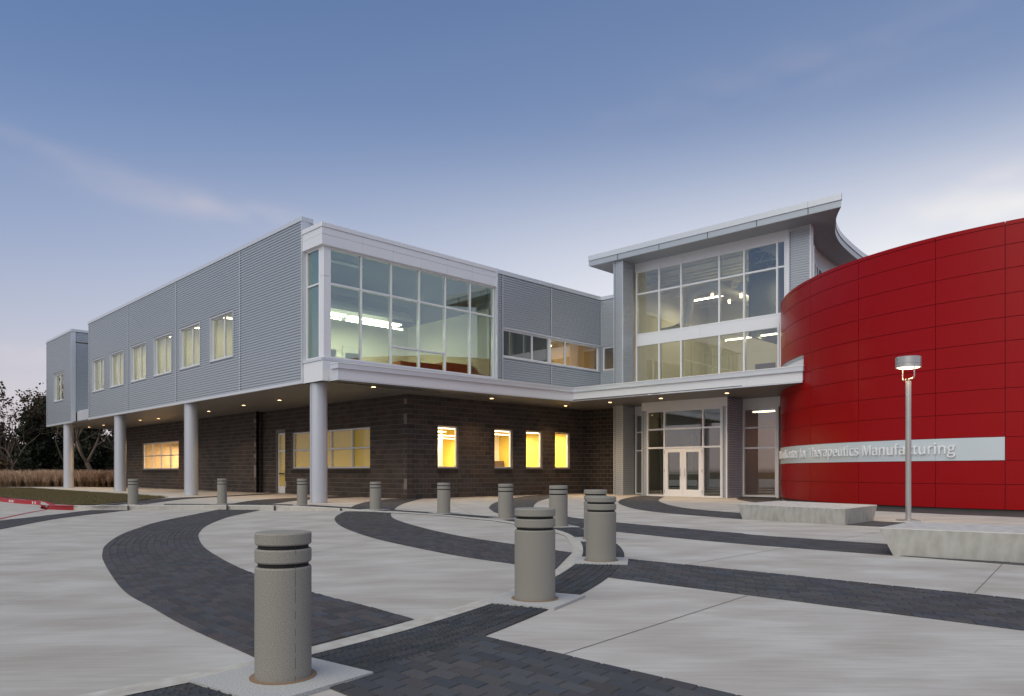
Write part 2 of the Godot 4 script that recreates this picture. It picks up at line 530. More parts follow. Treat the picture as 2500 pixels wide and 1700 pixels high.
# pavers laid in running bond along the band between two edges
func paver_band(la: Array, ra: Array, on_drive: bool, tint: Color, keep: int, domes := false, row := 0.105, length := 0.21):
	var L := Path.new(la)
	var R := Path.new(ra)
	var g := Node3D.new()
	g.name = numbered("paver_band" if not domes else "tactile_paver_strip")
	add_child(g)
	g.set_meta("kind", "structure")
	# bedding sheet that shows in the joints
	var bed := MB.new()
	var prev := []
	for k in 81:
		var f := k / 80.0
		var now := []
		for q in [L.at(f), R.at(f)]:
			now.append(Vector3(q.x, (drive_y(q) if on_drive else 0.0) + 0.004, q.y))
		if k > 0:
			if (now[1] - prev[0]).cross(prev[1] - prev[0]).y > 0: bed.quad(prev[0], now[0], now[1], prev[1])
			else: bed.quad(prev[1], now[1], now[0], prev[0])
		prev = now
	part(g, "bedding", bed, M.joint)
	var width := (L.at(0.5) - R.at(0.5)).length()
	var rows := maxi(2, roundi(width / row))
	var list := []
	for j in rows:
		var pts := PackedVector2Array()
		var cum := PackedFloat32Array()
		for k in 241:
			pts.append(L.at(k / 240.0).lerp(R.at(k / 240.0), (j + 0.5) / rows))
			cum.append(0.0 if k == 0 else cum[k - 1] + pts[k].distance_to(pts[k - 1]))
		var total := cum[240]
		var s := -length * (0.5 if j % 2 else 0.0) - rng.randf() * 0.03
		while s < total:
			var fs := []
			for e in [maxf(s, 0.0), minf(s + length, total)]:
				var k := clampi(cum.bsearch(e), 1, 240)
				fs.append((k - 1 + clampf((e - cum[k - 1]) / maxf(cum[k] - cum[k - 1], 1e-6), 0, 1)) / 240.0)
			if fs[1] - fs[0] > 0.02 / total:
				var mid := L.at((fs[0] + fs[1]) * 0.5).lerp(R.at((fs[0] + fs[1]) * 0.5), (j + 0.5) / rows)
				list.append([in_view(mid), fs[0], fs[1], j, mid])
			s += length
	list.sort_custom(func(x, y): return (x[0] if x[0] > 0 else 1e6) < (y[0] if y[0] > 0 else 1e6))
	var rest := MB.new()
	var made := 0
	for q in list:
		var single: bool = made < keep and q[0] > 0
		var mb: MB = MB.new() if single else rest
		var h: float = (drive_y(q[4]) if on_drive else 0.0) + 0.010 + rng.randf_range(-0.0015, 0.0015)
		var v := rng.randf_range(0.72, 1.22)
		var warm := rng.randf_range(-0.1, 0.1)
		mb.col = Color(tint.r * v * (1.0 + warm), tint.g * v, tint.b * v * (1.0 - warm))
		var t0: float = q[3] / float(rows); var t1: float = (q[3] + 1.0) / rows
		var c := [L.at(q[1]).lerp(R.at(q[1]), t0), L.at(q[2]).lerp(R.at(q[2]), t0), L.at(q[2]).lerp(R.at(q[2]), t1), L.at(q[1]).lerp(R.at(q[1]), t1)]
		if (c[1] - c[0]).cross(c[2] - c[0]) > 0: c = [c[3], c[2], c[1], c[0]]   # counter-clockwise from above
		var m: Vector2 = (c[0] + c[1] + c[2] + c[3]) * 0.25
		var lo := []
		var hi := []
		for k in 4:
			var o: Vector2 = m - c[k]
			var l := o.length()
			var e: Vector2 = c[k] + o * minf(0.0042 / l, 0.3)
			var e2: Vector2 = c[k] + o * minf(0.011 / l, 0.4)
			lo.append(Vector3(e.x, h - 0.007, e.y)); hi.append(Vector3(e2.x, h, e2.y))
		mb.quad(hi[0], hi[1], hi[2], hi[3])
		for k in 4: mb.quad(lo[k], lo[(k + 1) % 4], hi[(k + 1) % 4], hi[k])
		if domes and q[0] > 0 and q[0] < 24.0:
			for a in 4:
				for b in 2:
					var x0: Vector2 = (c[0] as Vector2).lerp(c[1], (a + 0.5) / 4.0); var x1: Vector2 = (c[3] as Vector2).lerp(c[2], (a + 0.5) / 4.0)
					var p2 := x0.lerp(x1, (b + 0.5) / 2.0)
					var bot := []
					var top := []
					for k in 6:
						var an := TAU * k / 6.0
						bot.append(Vector3(p2.x + cos(an) * 0.015, h, p2.y - sin(an) * 0.015)); top.append(Vector3(p2.x + cos(an) * 0.008, h + 0.006, p2.y - sin(an) * 0.008))
					for k in 6: mb.quad(bot[k], bot[(k + 1) % 6], top[(k + 1) % 6], top[k])
					mb.quad(top[0], top[1], top[2], top[3]); mb.quad(top[0], top[3], top[4], top[5])
		if single:
			part(g, "paver", mb, M.paver)
			made += 1
	if rest.v.size():
		part(g, "paver_field", rest, M.paver).set_meta("kind", "stuff")

func ribbon(mb: MB, line: PackedVector2Array, w: float, y: float, on_drive := false):
	for k in line.size() - 1:
		var d := (line[k + 1] - line[k]).normalized() * w * 0.5
		var s := Vector2(-d.y, d.x)
		var q := []
		for e in [line[k] - s, line[k + 1] - s, line[k + 1] + s, line[k] + s]:
			q.append(Vector3(e.x, y + (drive_y(e) if on_drive else 0.0), e.y))
		if (q[1] - q[0]).cross(q[2] - q[0]).y > 0: mb.quad(q[0], q[1], q[2], q[3])
		else: mb.quad(q[3], q[2], q[1], q[0])

# ---------------------------------------------------------------- the scene
func _ready():
	rng.seed = 4
	var cam := Camera3D.new()
	cam.name = "camera"
	cam.projection = Camera3D.PROJECTION_FRUSTUM
	cam.near = 0.1
	cam.far = 1500.0
	cam.size = 2.0 * 0.1 * 850.0 / 1786.0
	cam.frustum_offset = Vector2(0.0, 0.1 * (1151.5 - 850.0) / 1786.0)
	cam.transform = Transform3D(Basis(RGT, Vector3.UP, -FWD), EYE)
	add_child(cam)
	cam.current = true

	var env := Environment.new()
	env.background_mode = Environment.BG_SKY
	env.tonemap_mode = Environment.TONE_MAPPER_LINEAR
	env.tonemap_exposure = 1.66
	env.background_energy_multiplier = 0.60
	env.sdfgi_enabled = true
	env.ssao_enabled = true
	env.ssil_enabled = true
	var pano := PanoramaSkyMaterial.new()
	pano.panorama = ImageTexture.create_from_image(sky_image())
	var sky := Sky.new()
	sky.sky_material = pano
	env.sky = sky
	var we := WorldEnvironment.new()
	we.name = "world_environment"
	we.environment = env
	add_child(we)

	# the last light: a very broad, soft source high behind the camera
	var sun := DirectionalLight3D.new()
	sun.name = "evening_light"
	sun.light_energy = 0.5
	sun.light_color = Color(1.0, 0.975, 0.90)
	sun.light_angular_distance = 80.0
	sun.shadow_enabled = true
	add_child(sun)
	sun.look_at_from_position(Vector3(-24, 31, 7), Vector3.ZERO)

	make_materials()
	flush = polygon([-6.46, 7.03, -6.31, 7.87, -6.18, 9.28, -6.45, 11.16, -6.76, 12.58, -7.33, 13.97, -7.99, 15.2, -9.04, 16.4, -10.22, 17.48, -11.7, 18.49, -12.96, 19.1, -14.43, 19.57, -15.48, 19.81, -16.6, 19.9, -24.0, 19.95])
	build_ground()
	build_paving()
	build_block_walls()
	build_wing()
	build_bay()
	build_link()
	build_canopy()
	build_tower()
	build_drum()
	build_columns()
	build_bollards()
	build_benches_and_lamp()
	build_downlights()
	build_greenery()

func build_ground():
	var e := MB.new()
	e.flat(polygon([-500, -500, 500, -500, 500, 500, -500, 500]), -0.45)
	struct("ground", e, M.earth)
	# boundary between drive and raised walk, from far left along the kerb and the flush strip
	var kerb_line := smooth_line([-11.6, -40, -11.5, -13, -11.1, -8.12, -11.72, -4.4, -10.92, -2.34, -9.96, -1.5, -8.44, -0.55, -7.2, 0.97, -6.59, 2.28, -6.26, 3.24, -6.15, 5.26, -6.46, 7.03])
	var edge := kerb_line.duplicate()
	edge.append_array(flush.slice(1))
	var drive := edge.duplicate()
	drive.append_array(polygon([-70, 20.5, -70, -40]))
	var mb := MB.new()
	var cells := [[-70.0, -22.0, -40.0, 22.0, 4.0], [-22.0, -4.0, -40.0, -8.0, 2.0], [-22.0, -4.0, -8.0, 22.0, 0.5]]
	for cl in cells:
		for ix in int((cl[1] - cl[0]) / cl[4]):
			for iz in ceili((cl[3] - cl[2]) / cl[4]):
				var cx: float = cl[0] + ix * cl[4]; var cz: float = cl[2] + iz * cl[4]; var e2: float = cl[4]
				for pc in Geometry2D.intersect_polygons(drive, polygon([cx, cz, cx + e2, cz, cx + e2, cz + e2, cx, cz + e2])):
					var tr := Geometry2D.triangulate_polygon(pc)
					for k in range(0, tr.size(), 3):
						var t := []
						for q in 3:
							var s: Vector2 = pc[tr[k + q]]
							t.append(Vector3(s.x, drive_y(s), s.y))
						if (t[1] - t[0]).cross(t[2] - t[0]).y > 0: mb.tri(t[0], t[1], t[2])
						else: mb.tri(t[0], t[2], t[1])
	struct("drive", mb, M.drive)
	var plaza := edge.duplicate()
	plaza.append_array(polygon([-24, 48, 48, 48, 48, -31.0, -1.0, -31.6, -3.0, -36.2, -6.4, -39.4, -11.6, -43]))
	mb = MB.new()
	mb.flat(plaza, 0.0)
	struct("plaza", mb, M.plaza)
	# kerb: grey stretch with its cast joints, then the red fire lane stretch
	var grey := smooth_line([-11.2, -2.9, -10.92, -2.34, -9.96, -1.5, -8.44, -0.55, -7.2, 0.97, -6.59, 2.28, -6.26, 3.24, -6.15, 5.26, -6.46, 7.03])
	var red := smooth_line([-11.6, -40, -11.5, -13, -11.1, -8.12, -11.5, -4.8, -11.62, -3.9, -11.2, -2.9])
	for s in [[grey, M.curb, "kerb"], [red, M.redpaint, "red_kerb"]]:
		var k := MB.new()
		var ln: PackedVector2Array = s[0]
		for i in ln.size() - 1:
			var d := (ln[i + 1] - ln[i]).normalized()
			var side := Vector2(-d.y, d.x) * -1.0
			if side.dot(Vector2(1, -0.3)) < 0: side = -side
			var a := ln[i]; var b := ln[i + 1]
			var p := [Vector3(a.x, -0.3, a.y), Vector3(b.x, -0.3, b.y), Vector3(a.x, 0.0, a.y), Vector3(b.x, 0.0, b.y)]
			var ia := a + side * 0.02; var ib := b + side * 0.02
			var ja := a + side * 0.17; var jb := b + side * 0.17
			var q := [Vector3(ia.x, 0.018, ia.y), Vector3(ib.x, 0.018, ib.y), Vector3(ja.x, 0.012, ja.y), Vector3(jb.x, 0.012, jb.y)]
			var face := [p[0], p[1], p[3], p[2]]
			if (face[2] - face[0]).cross(face[3] - face[1]).dot(Vector3(-side.x, 0, -side.y)) < 0: face = [p[1], p[0], p[2], p[3]]
			k.quad(face[0], face[1], face[2], face[3])
			for t in [[p[2], p[3], q[1], q[0]], [q[0], q[1], q[3], q[2]]]:
				if (t[2] - t[0]).cross(t[3] - t[1]).y > 0: k.quad(t[0], t[1], t[2], t[3])
				else: k.quad(t[3], t[2], t[1], t[0])
		struct(s[2], k, s[1])
	var cj := MB.new()
	for q in [[-10.0, -1.53], [-7.6, 0.42], [-6.72, 1.95], [-6.17, 5.0]]:
		cj.box(q[0] - 0.005, q[0] + 0.005, -0.2, 0.021, q[1] - 0.012, q[1] + 0.10)
	struct("kerb_joint", cj, M.joint)
	# faded white stencil strokes on the red kerb
	var st := MB.new()
	for zq in [-11.1, -10.85, -10.6, -8.7, -8.45, -5.3, -5.1]:
		for i in red.size() - 1:
			if (red[i].y - zq) * (red[i + 1].y - zq) <= 0.0:
				var x := lerpf(red[i].x, red[i + 1].x, (zq - red[i].y) / (red[i + 1].y - red[i].y))
				st.box(x - 0.012, x + 0.01, -0.115, -0.025, zq - 0.07, zq + 0.05)
	struct("kerb_marking", st, M.white)
	var rl := MB.new()
	ribbon(rl, smooth_line([-11.6, -4.3, -11.9, -3.6, -12.77, -1.73, -13.8, 0.7, -16.0, 6.0]), 0.11, 0.004, true)
	struct("red_lane_line", rl, M.redpaint)
	# flush concrete strip between the drive and the tactile pavers
	var strip := MB.new()
	var inner := Path.new([-5.85, 7.0, -5.85, 8.86, -6.05, 10.7, -6.3, 12.11, -7.43, 14.67, -8.59, 16.18, -9.91, 17.41, -11.23, 18.36, -12.9, 19.23, -14.5, 19.77, -15.57, 19.98, -16.59, 20.07, -24.0, 20.2])
	var outer := Path.new([-6.46, 7.03, -6.18, 9.28, -6.45, 11.16, -6.76, 12.58, -7.99, 15.2, -9.04, 16.4, -10.22, 17.48, -11.7, 18.49, -12.96, 19.1, -14.43, 19.57, -15.48, 19.81, -16.6, 19.9, -24.0, 19.95])
	for k in 60:
		var q := []
		for pr in [[outer, k], [outer, k + 1], [inner, k + 1], [inner, k]]:
			var s: Vector2 = pr[0].at(pr[1] / 60.0)
			q.append(Vector3(s.x, 0.012, s.y))
		if (q[1] - q[0]).cross(q[2] - q[0]).y > 0: strip.quad(q[0], q[1], q[2], q[3])
		else: strip.quad(q[3], q[2], q[1], q[0])
	struct("concrete_strip", strip, M.curb)
	# sawn control joints in the slabs
	var cut := MB.new()
	for l in [[-10.19, 19.23, -7.41, 19.22], [-14.48, 21.03, -11.7, 20.8], [-10.09, 22.2, -7.4, 21.88], [-5.9, 19.2, -2.1, 19.2], [-5.8, 14.6, -2.0, 14.6], [-14.4, 26, -11.6, 26], [-10.1, 26, -7.4, 26], [1.0, 11.0, 5.0, 11.0], [-5.2, 9.8, -1.5, 4.6]]:
		ribbon(cut, polygon(l), 0.008, 0.003)
	for l in [[-16.0, 15.5, -30.0, 15.0], [-13.6, 14.6, -10.2, 13.0], [-12.6, 11.0, -9.0, 9.9], [-15.9, 10.5, -30.0, 7.0], [-9.2, 4.2, -7.6, 7.2], [-13.85, 19.72, -11.9, 18.95]]:
		var dense := PackedVector2Array()
		for k in 13: dense.append(Vector2(l[0], l[1]).lerp(Vector2(l[2], l[3]), k / 12.0))
		ribbon(cut, dense, 0.008, 0.003, true)
	struct("control_joint", cut, M.saw)

func build_paving():
	var pv := Color(0.084, 0.078, 0.083)
	var pb := Color(0.088, 0.088, 0.096)
	# the broad band that sweeps across the drive, and its straight continuation under the camera
	paver_band([-7.62, 0.0, -11.0, 4.52, -12.19, 6.49, -13.16, 8.33, -13.96, 10.25, -14.35, 11.47, -14.64, 12.53, -15.04, 14.3, -15.39, 16.01, -15.55, 17.13, -15.7, 18.12, -15.79, 18.95, -15.84, 19.84],
		[-6.79, 1.26, -8.87, 3.87, -10.45, 6.24, -11.23, 7.59, -11.97, 9.17, -12.39, 10.26, -12.77, 11.34, -13.13, 12.54, -13.48, 13.96, -13.85, 15.57, -14.27, 17.66, -14.41, 18.84, -14.48, 19.56], true, pv, 260)
	paver_band([-15.85, 20.56, -15.85, 24, -15.85, 34], [-14.49, 20.3, -14.47, 24, -14.47, 34], false, pb, 260)
	paver_band([-6.69, 6.14, -7.79, 7.48, -8.45, 8.47, -9.18, 9.93, -9.82, 11.54, -10.33, 13.01, -10.88, 14.78, -11.28, 16.12, -11.5, 17.1, -11.68, 18.46],
		[-6.1, 7.5, -6.76, 8.39, -7.45, 9.49, -8.06, 10.8, -8.66, 12.3, -9.12, 13.52, -9.46, 14.55, -9.89, 16.02, -10.1, 16.9, -10.19, 17.44], true, pv, 160)
	paver_band([-11.7, 19.24, -11.68, 20.3, -11.68, 23, -11.68, 40], [-10.25, 18.4, -10.22, 19.5, -10.2, 23, -10.2, 40], false, pb, 240)
	paver_band([-5.67, 4.73, -4.2, 2.85, -2.44, 0.99, -0.54, -0.3], [-5.31, 6.52, -4.12, 5.03, -2.21, 2.91, 0.78, 0.02], false, pb, 40)
	paver_band([-7.17, -0.34, -4.94, -3.07, -2.56, -4.28, -0.1, -4.9], [-5.94, 0.35, -4.01, -1.6, -2.72, -2.4, -0.1, -3.3], false, pv, 20)
	paver_band([-28, 22, -17.0, 6.0, -13.94, 1.59, -12.94, 0.39, -10.88, -2.3], [-28, 25, -17.3, 9.4, -14.52, 4.89, -13.48, 2.98, -12.25, 1.08, -9.94, -1.5], true, pv, 20)
	paver_band([-10.6, -2.49, -9.01, -4.73, -6.81, -7.39, -4.03, -8.83, -0.5, -11.0], [-9.45, -2.01, -7.96, -4.13, -6.3, -6.3, -4.0, -7.9, -0.5, -9.9], false, pv, 20)
	paver_band([8.5, 0.05, 6.91, 0.6, 3.91, 2.21, 0.23, 4.95, -2.21, 7.23, -3.07, 8.19, -4.33, 9.79, -5.27, 11.39, -6.1, 13.05, -6.65, 14.31, -6.94, 15.75, -7.26, 17.34, -7.4, 18.53, -7.42, 20.6, -7.42, 40],
		[8.6, 1.2, 7.4, 1.7, 4.71, 3.47, 2.01, 5.4, -0.35, 7.4, -1.38, 8.39, -2.07, 9.19, -3.14, 10.6, -4.23, 12.22, -4.58, 13.01, -5.01, 14.29, -5.39, 16.16, -5.66, 17.6, -5.9, 20.12, -5.92, 40], false, pb, 120)
	paver_band([10.1, 4.3, 6.68, 5.88, 3.69, 7.79, 1.37, 9.79, -0.11, 11.37, -1.09, 12.92, -1.65, 14.57, -1.95, 15.59, -2.11, 17.5, -2.2, 20, -2.2, 40],
		[9.7, 5.8, 6.91, 7.41, 5.1, 8.63, 3.02, 10.38, 1.9, 11.5, 1.2, 12.4, 0.5, 13.8, 0.05, 15.2, -0.4, 17, -0.6, 20, -0.6, 40], false, pb, 60)
	paver_band([12.0, 8.3, 9.61, 9.3, 7.4, 11.0, 5.4, 13.2, 4.3, 15.9, 3.6, 18.5, 3.6, 22, 4.6, 26], [12.5, 9.9, 10.6, 10.75, 8.4, 12.0, 6.4, 14.3, 5.35, 17.0, 5.02, 19.2, 5.2, 22, 6.2, 25.6], false, pv, 40)
	# tactile pavers that follow the bollard line
	paver_band([-8.88, -1.52, -6.94, 0.4, -6.04, 2.16, -5.87, 5.96, -5.85, 8.86, -6.05, 10.7, -6.3, 12.11, -7.43, 14.67, -8.59, 16.18, -9.91, 17.41, -11.23, 18.36, -12.9, 19.23, -14.5, 19.77, -15.57, 19.98, -16.59, 20.07, -24, 20.2],
		[-8.66, -2.13, -6.72, -0.07, -5.71, 1.54, -5.48, 4.42, -5.4, 8.59, -5.55, 11.11, -5.8, 12.3, -6.8, 14.7, -8.0, 16.3, -9.34, 17.66, -10.84, 18.75, -12.6, 19.66, -14.5, 20.34, -15.5, 20.53, -16.5, 20.66, -24, 20.8], false, Color(0.060, 0.063, 0.071), 260, true)

# ---------------------------------------------------------------- ground floor masonry
const COURSE := 0.2032

func block_wall(called: String, label: String, t: Transform3D, u0: float, u1: float, n: float, holes: Array, keep: int, shift := 0.0) -> Node3D:
	var g := thing(called, label, "wall", t)
	var back := MB.new()
	wall(back, u0, u1, -0.05, 4.28, n - 0.24, n - 0.008, holes)
	part(g, "mortar", back, M.mortar)
	var list := []
	for r in 21:
		var y0 := r * COURSE
		var x := floorf((u0 - 1.0) / 0.4064) * 0.4064 + (0.2032 if r % 2 else 0.0) + shift
		while x < u1:
			for s in minus(maxf(x, u0), minf(x + 0.4064, u1), holes, y0, y0 + COURSE):
				if s[1] - s[0] > 0.03: list.append([in_view(Vector2((t * Vector3((s[0] + s[1]) * 0.5, 0, n)).x, (t * Vector3((s[0] + s[1]) * 0.5, 0, n)).z)), s[0], s[1], y0])
			x += 0.4064
	list.sort_custom(func(a, b): return (a[0] if a[0] > 0 else 1e6) < (b[0] if b[0] > 0 else 1e6))
	var rest := MB.new()
	for k in list.size():
		var q: Array = list[k]
		var mb: MB = MB.new() if k < keep else rest
		var v := rng.randf_range(0.72, 1.25)
		var w := rng.randf_range(-0.1, 0.12)
		mb.col = Color(0.088 * v * (1 + w), 0.072 * v, 0.064 * v * (1 - w * 0.6))
		mb.fbox(q[1] + (0.0075 if q[1] > u0 + 0.001 else 0.0), q[2] - (0.0075 if q[2] < u1 - 0.001 else 0.0), q[3] + 0.0075, q[3] + COURSE - 0.0075, n - 0.02, n + rng.randf_range(-0.001, 0.003), 0.004)
		if k < keep: part(g, "block", mb, M.block)
	if rest.v.size(): part(g, "block_field", rest, M.block).set_meta("kind", "stuff")
	return g

# upright bricks and a sloped sill below a window
func sill(parent: Node, u0: float, u1: float, n: float):
	var mb := MB.new()
	mb.fbox(u0 - 0.02, u1 + 0.02, 1.219, 1.268, n - 0.2, n + 0.025, 0.005)
	part(parent, "sill", mb, mat(lin(0.16, 0.14, 0.125), 0.7))
	var x := u0
	while x < u1 - 0.05:
		var b := MB.new()
		var v := rng.randf_range(0.7, 1.15)
		b.col = Color(0.05 * v, 0.040 * v, 0.036 * v)
		b.fbox(x + 0.005, x + 0.096, 1.022, 1.214, n - 0.03, n + 0.014, 0.004)
		part(parent, "sill_brick", b, M.block)
		x += 0.1016

func build_block_walls():
	var tr := frame_at(Vector3.ZERO, Vector3(1, 0, 0))
	var wr := [[1.60, 2.72], [4.88, 6.02], [6.93, 8.04], [8.97, 10.06]]
	var holes := []
	for w in wr: holes.append([w[0], w[1], 1.219, 3.048])
	var rh := holes.duplicate(true)
	for w in wr: rh.append([w[0], w[1], 1.018, 1.219])
	var g := block_wall("block_wall", "dark brown concrete block wall with four narrow lit windows under the canopy", tr, 0.0, 11.26, 0.0, holes, 300)
	for w in wr:
		glazing(g, "window", [w[0] + 0.01, w[1] - 0.01], [1.27, 3.03], -0.11, 0.055, 0.07, M.trim, M.gclear)
		sill(g, w[0], w[1], 0.0)
		var li := MB.new()
		li.box(w[0] - 0.2, w[1] + 0.2, 3.052, 3.10, -0.03, 0.006)
		part(g, "lintel", li, M.brown)
	var tl := frame_at(Vector3.ZERO, Vector3(0, 0, 1))
	var lh := [[-9.52, -2.66, 1.219, 3.048], [-11.16, -10.2, -0.1, 3.09]]
	g = block_wall("block_wall", "dark brown block wall with a wide lit window and glass side door behind the front column", tl, -12.93, -0.005, 0.0, lh, 300)
	glazing(g, "window", [-9.5, -7.72, -5.96, -4.2, -2.68], [1.27, 2.16, 3.03], -0.11, 0.06, 0.07, M.trim, M.gclear)
	sill(g, -9.52, -2.66, 0.0)
	var d := glazing(g, "door", [-11.14, -10.22], [0.02, 2.16, 3.07], -0.14, 0.09, 0.06, M.alum, M.gclear)
	var bt := MB.new()
	bt.box(-11.05, -10.31, 0.11, 0.36, -0.19, -0.13); part(d, "kick_rail", bt, M.alum)
	var pb := MB.new()
	pb.box(-11.05, -10.31, 0.98, 1.03, -0.12, -0.10); part(d, "push_bar", pb, M.black)
	var hd := MB.new()
	hd.tube([Vector3(-10.36, 0.85, -0.07), Vector3(-10.36, 1.15, -0.07)], [0.014, 0.014]); part(d, "handle", hd, M.steel)
	var bx := MB.new()
	bx.fbox(-10.12, -10.0, 0.30, 0.62, 0.0, 0.07, 0.01); part(g, "outlet_box", bx, M.steel)
	g = block_wall("block_wall", "far stretch of dark brown block wall with an eight pane amber window", tl, -34.2, -12.57, 0.39, [[-29.75, -23.2, 1.219, 3.048]], 260)
	glazing(g, "window", [-29.73, -28.1, -26.47, -24.85, -23.22], [1.27, 2.16, 3.03], 0.28, 0.06, 0.07, M.trim, M.gclear)
	sill(g, -29.75, -23.2, 0.39)
	var ret := MB.new()
	var ret_t := frame_at(Vector3(-0.39, 0, -12.57), Vector3(1, 0, 0))
	for r in 21:
		for s in [[0.0, 0.2], [0.2, 0.39]]:
			ret.col = Color(0.05, 0.04, 0.036) * rng.randf_range(0.75, 1.2)
			ret.fbox(s[0] + 0.005, s[1] - 0.005, r * COURSE + 0.005, (r + 1) * COURSE - 0.005, -0.02, 0.0, 0.004)
	part(g, "return_block", ret, M.block, tl.affine_inverse() * ret_t).set_meta("kind", "stuff")
	var rb := MB.new()
	rb.box(0.0, 0.39, 0, 4.27, -0.25, -0.012)
	part(g, "return_mortar", rb, M.mortar, tl.affine_inverse() * ret_t)
	# rooms behind
	var o := thing("lit_room", "bright ground floor room with yellow walls behind the block wall windows", "room", tr)
	var rm := room(o, "shell", 0.3, 11.0, 0.0, 3.75, -12.4, -0.25, M.yellow, M.yellow, M.carpet, M.ceil)
	for q in [[3.2, 5.4, -6.4, -6.2, M.inner], [0.35, 3.0, -11.9, -11.7, M.innerwarm], [7.4, 7.6, -9.4, -7.0, M.inner], [4.4, 6.4, -12.35, -12.2, M.innerwarm], [9.2, 10.9, -6.2, -6.0, M.inner]]:
		var p := MB.new(); p.box(q[0], q[1], 0, 3.7, q[2], q[3]); part(o, "partition", p, q[4])
	var dk := MB.new(); dk.box(10.2, 10.9, 0, 1.7, -5.95, -5.6); part(o, "cabinet", dk, M.brown)
	for z in [-1.7, -4.0, -6.9, -9.6]:
		for x in [0.9, 6.2]:
			tube_light(o, Vector3(x, 3.05, z), Vector3(x + 4.4, 3.05, z), 13.0)
	var o2 := thing("lit_room", "warm amber ground floor room behind the far eight pane window", "room", tl)
	room(o2, "shell", -30.6, -22.5, 0.0, 3.6, -5.6, 0.13, M.innerwarm, M.innerwarm, M.carpet, M.ceil)
	tube_light(o2, Vector3(-29.5, 3.0, -2.4), Vector3(-26.9, 3.0, -2.4), 17.0, Color(1.0, 0.84, 0.62))
	tube_light(o2, Vector3(-26.2, 3.0, -2.4), Vector3(-23.4, 3.0, -2.4), 17.0, Color(1.0, 0.84, 0.62))

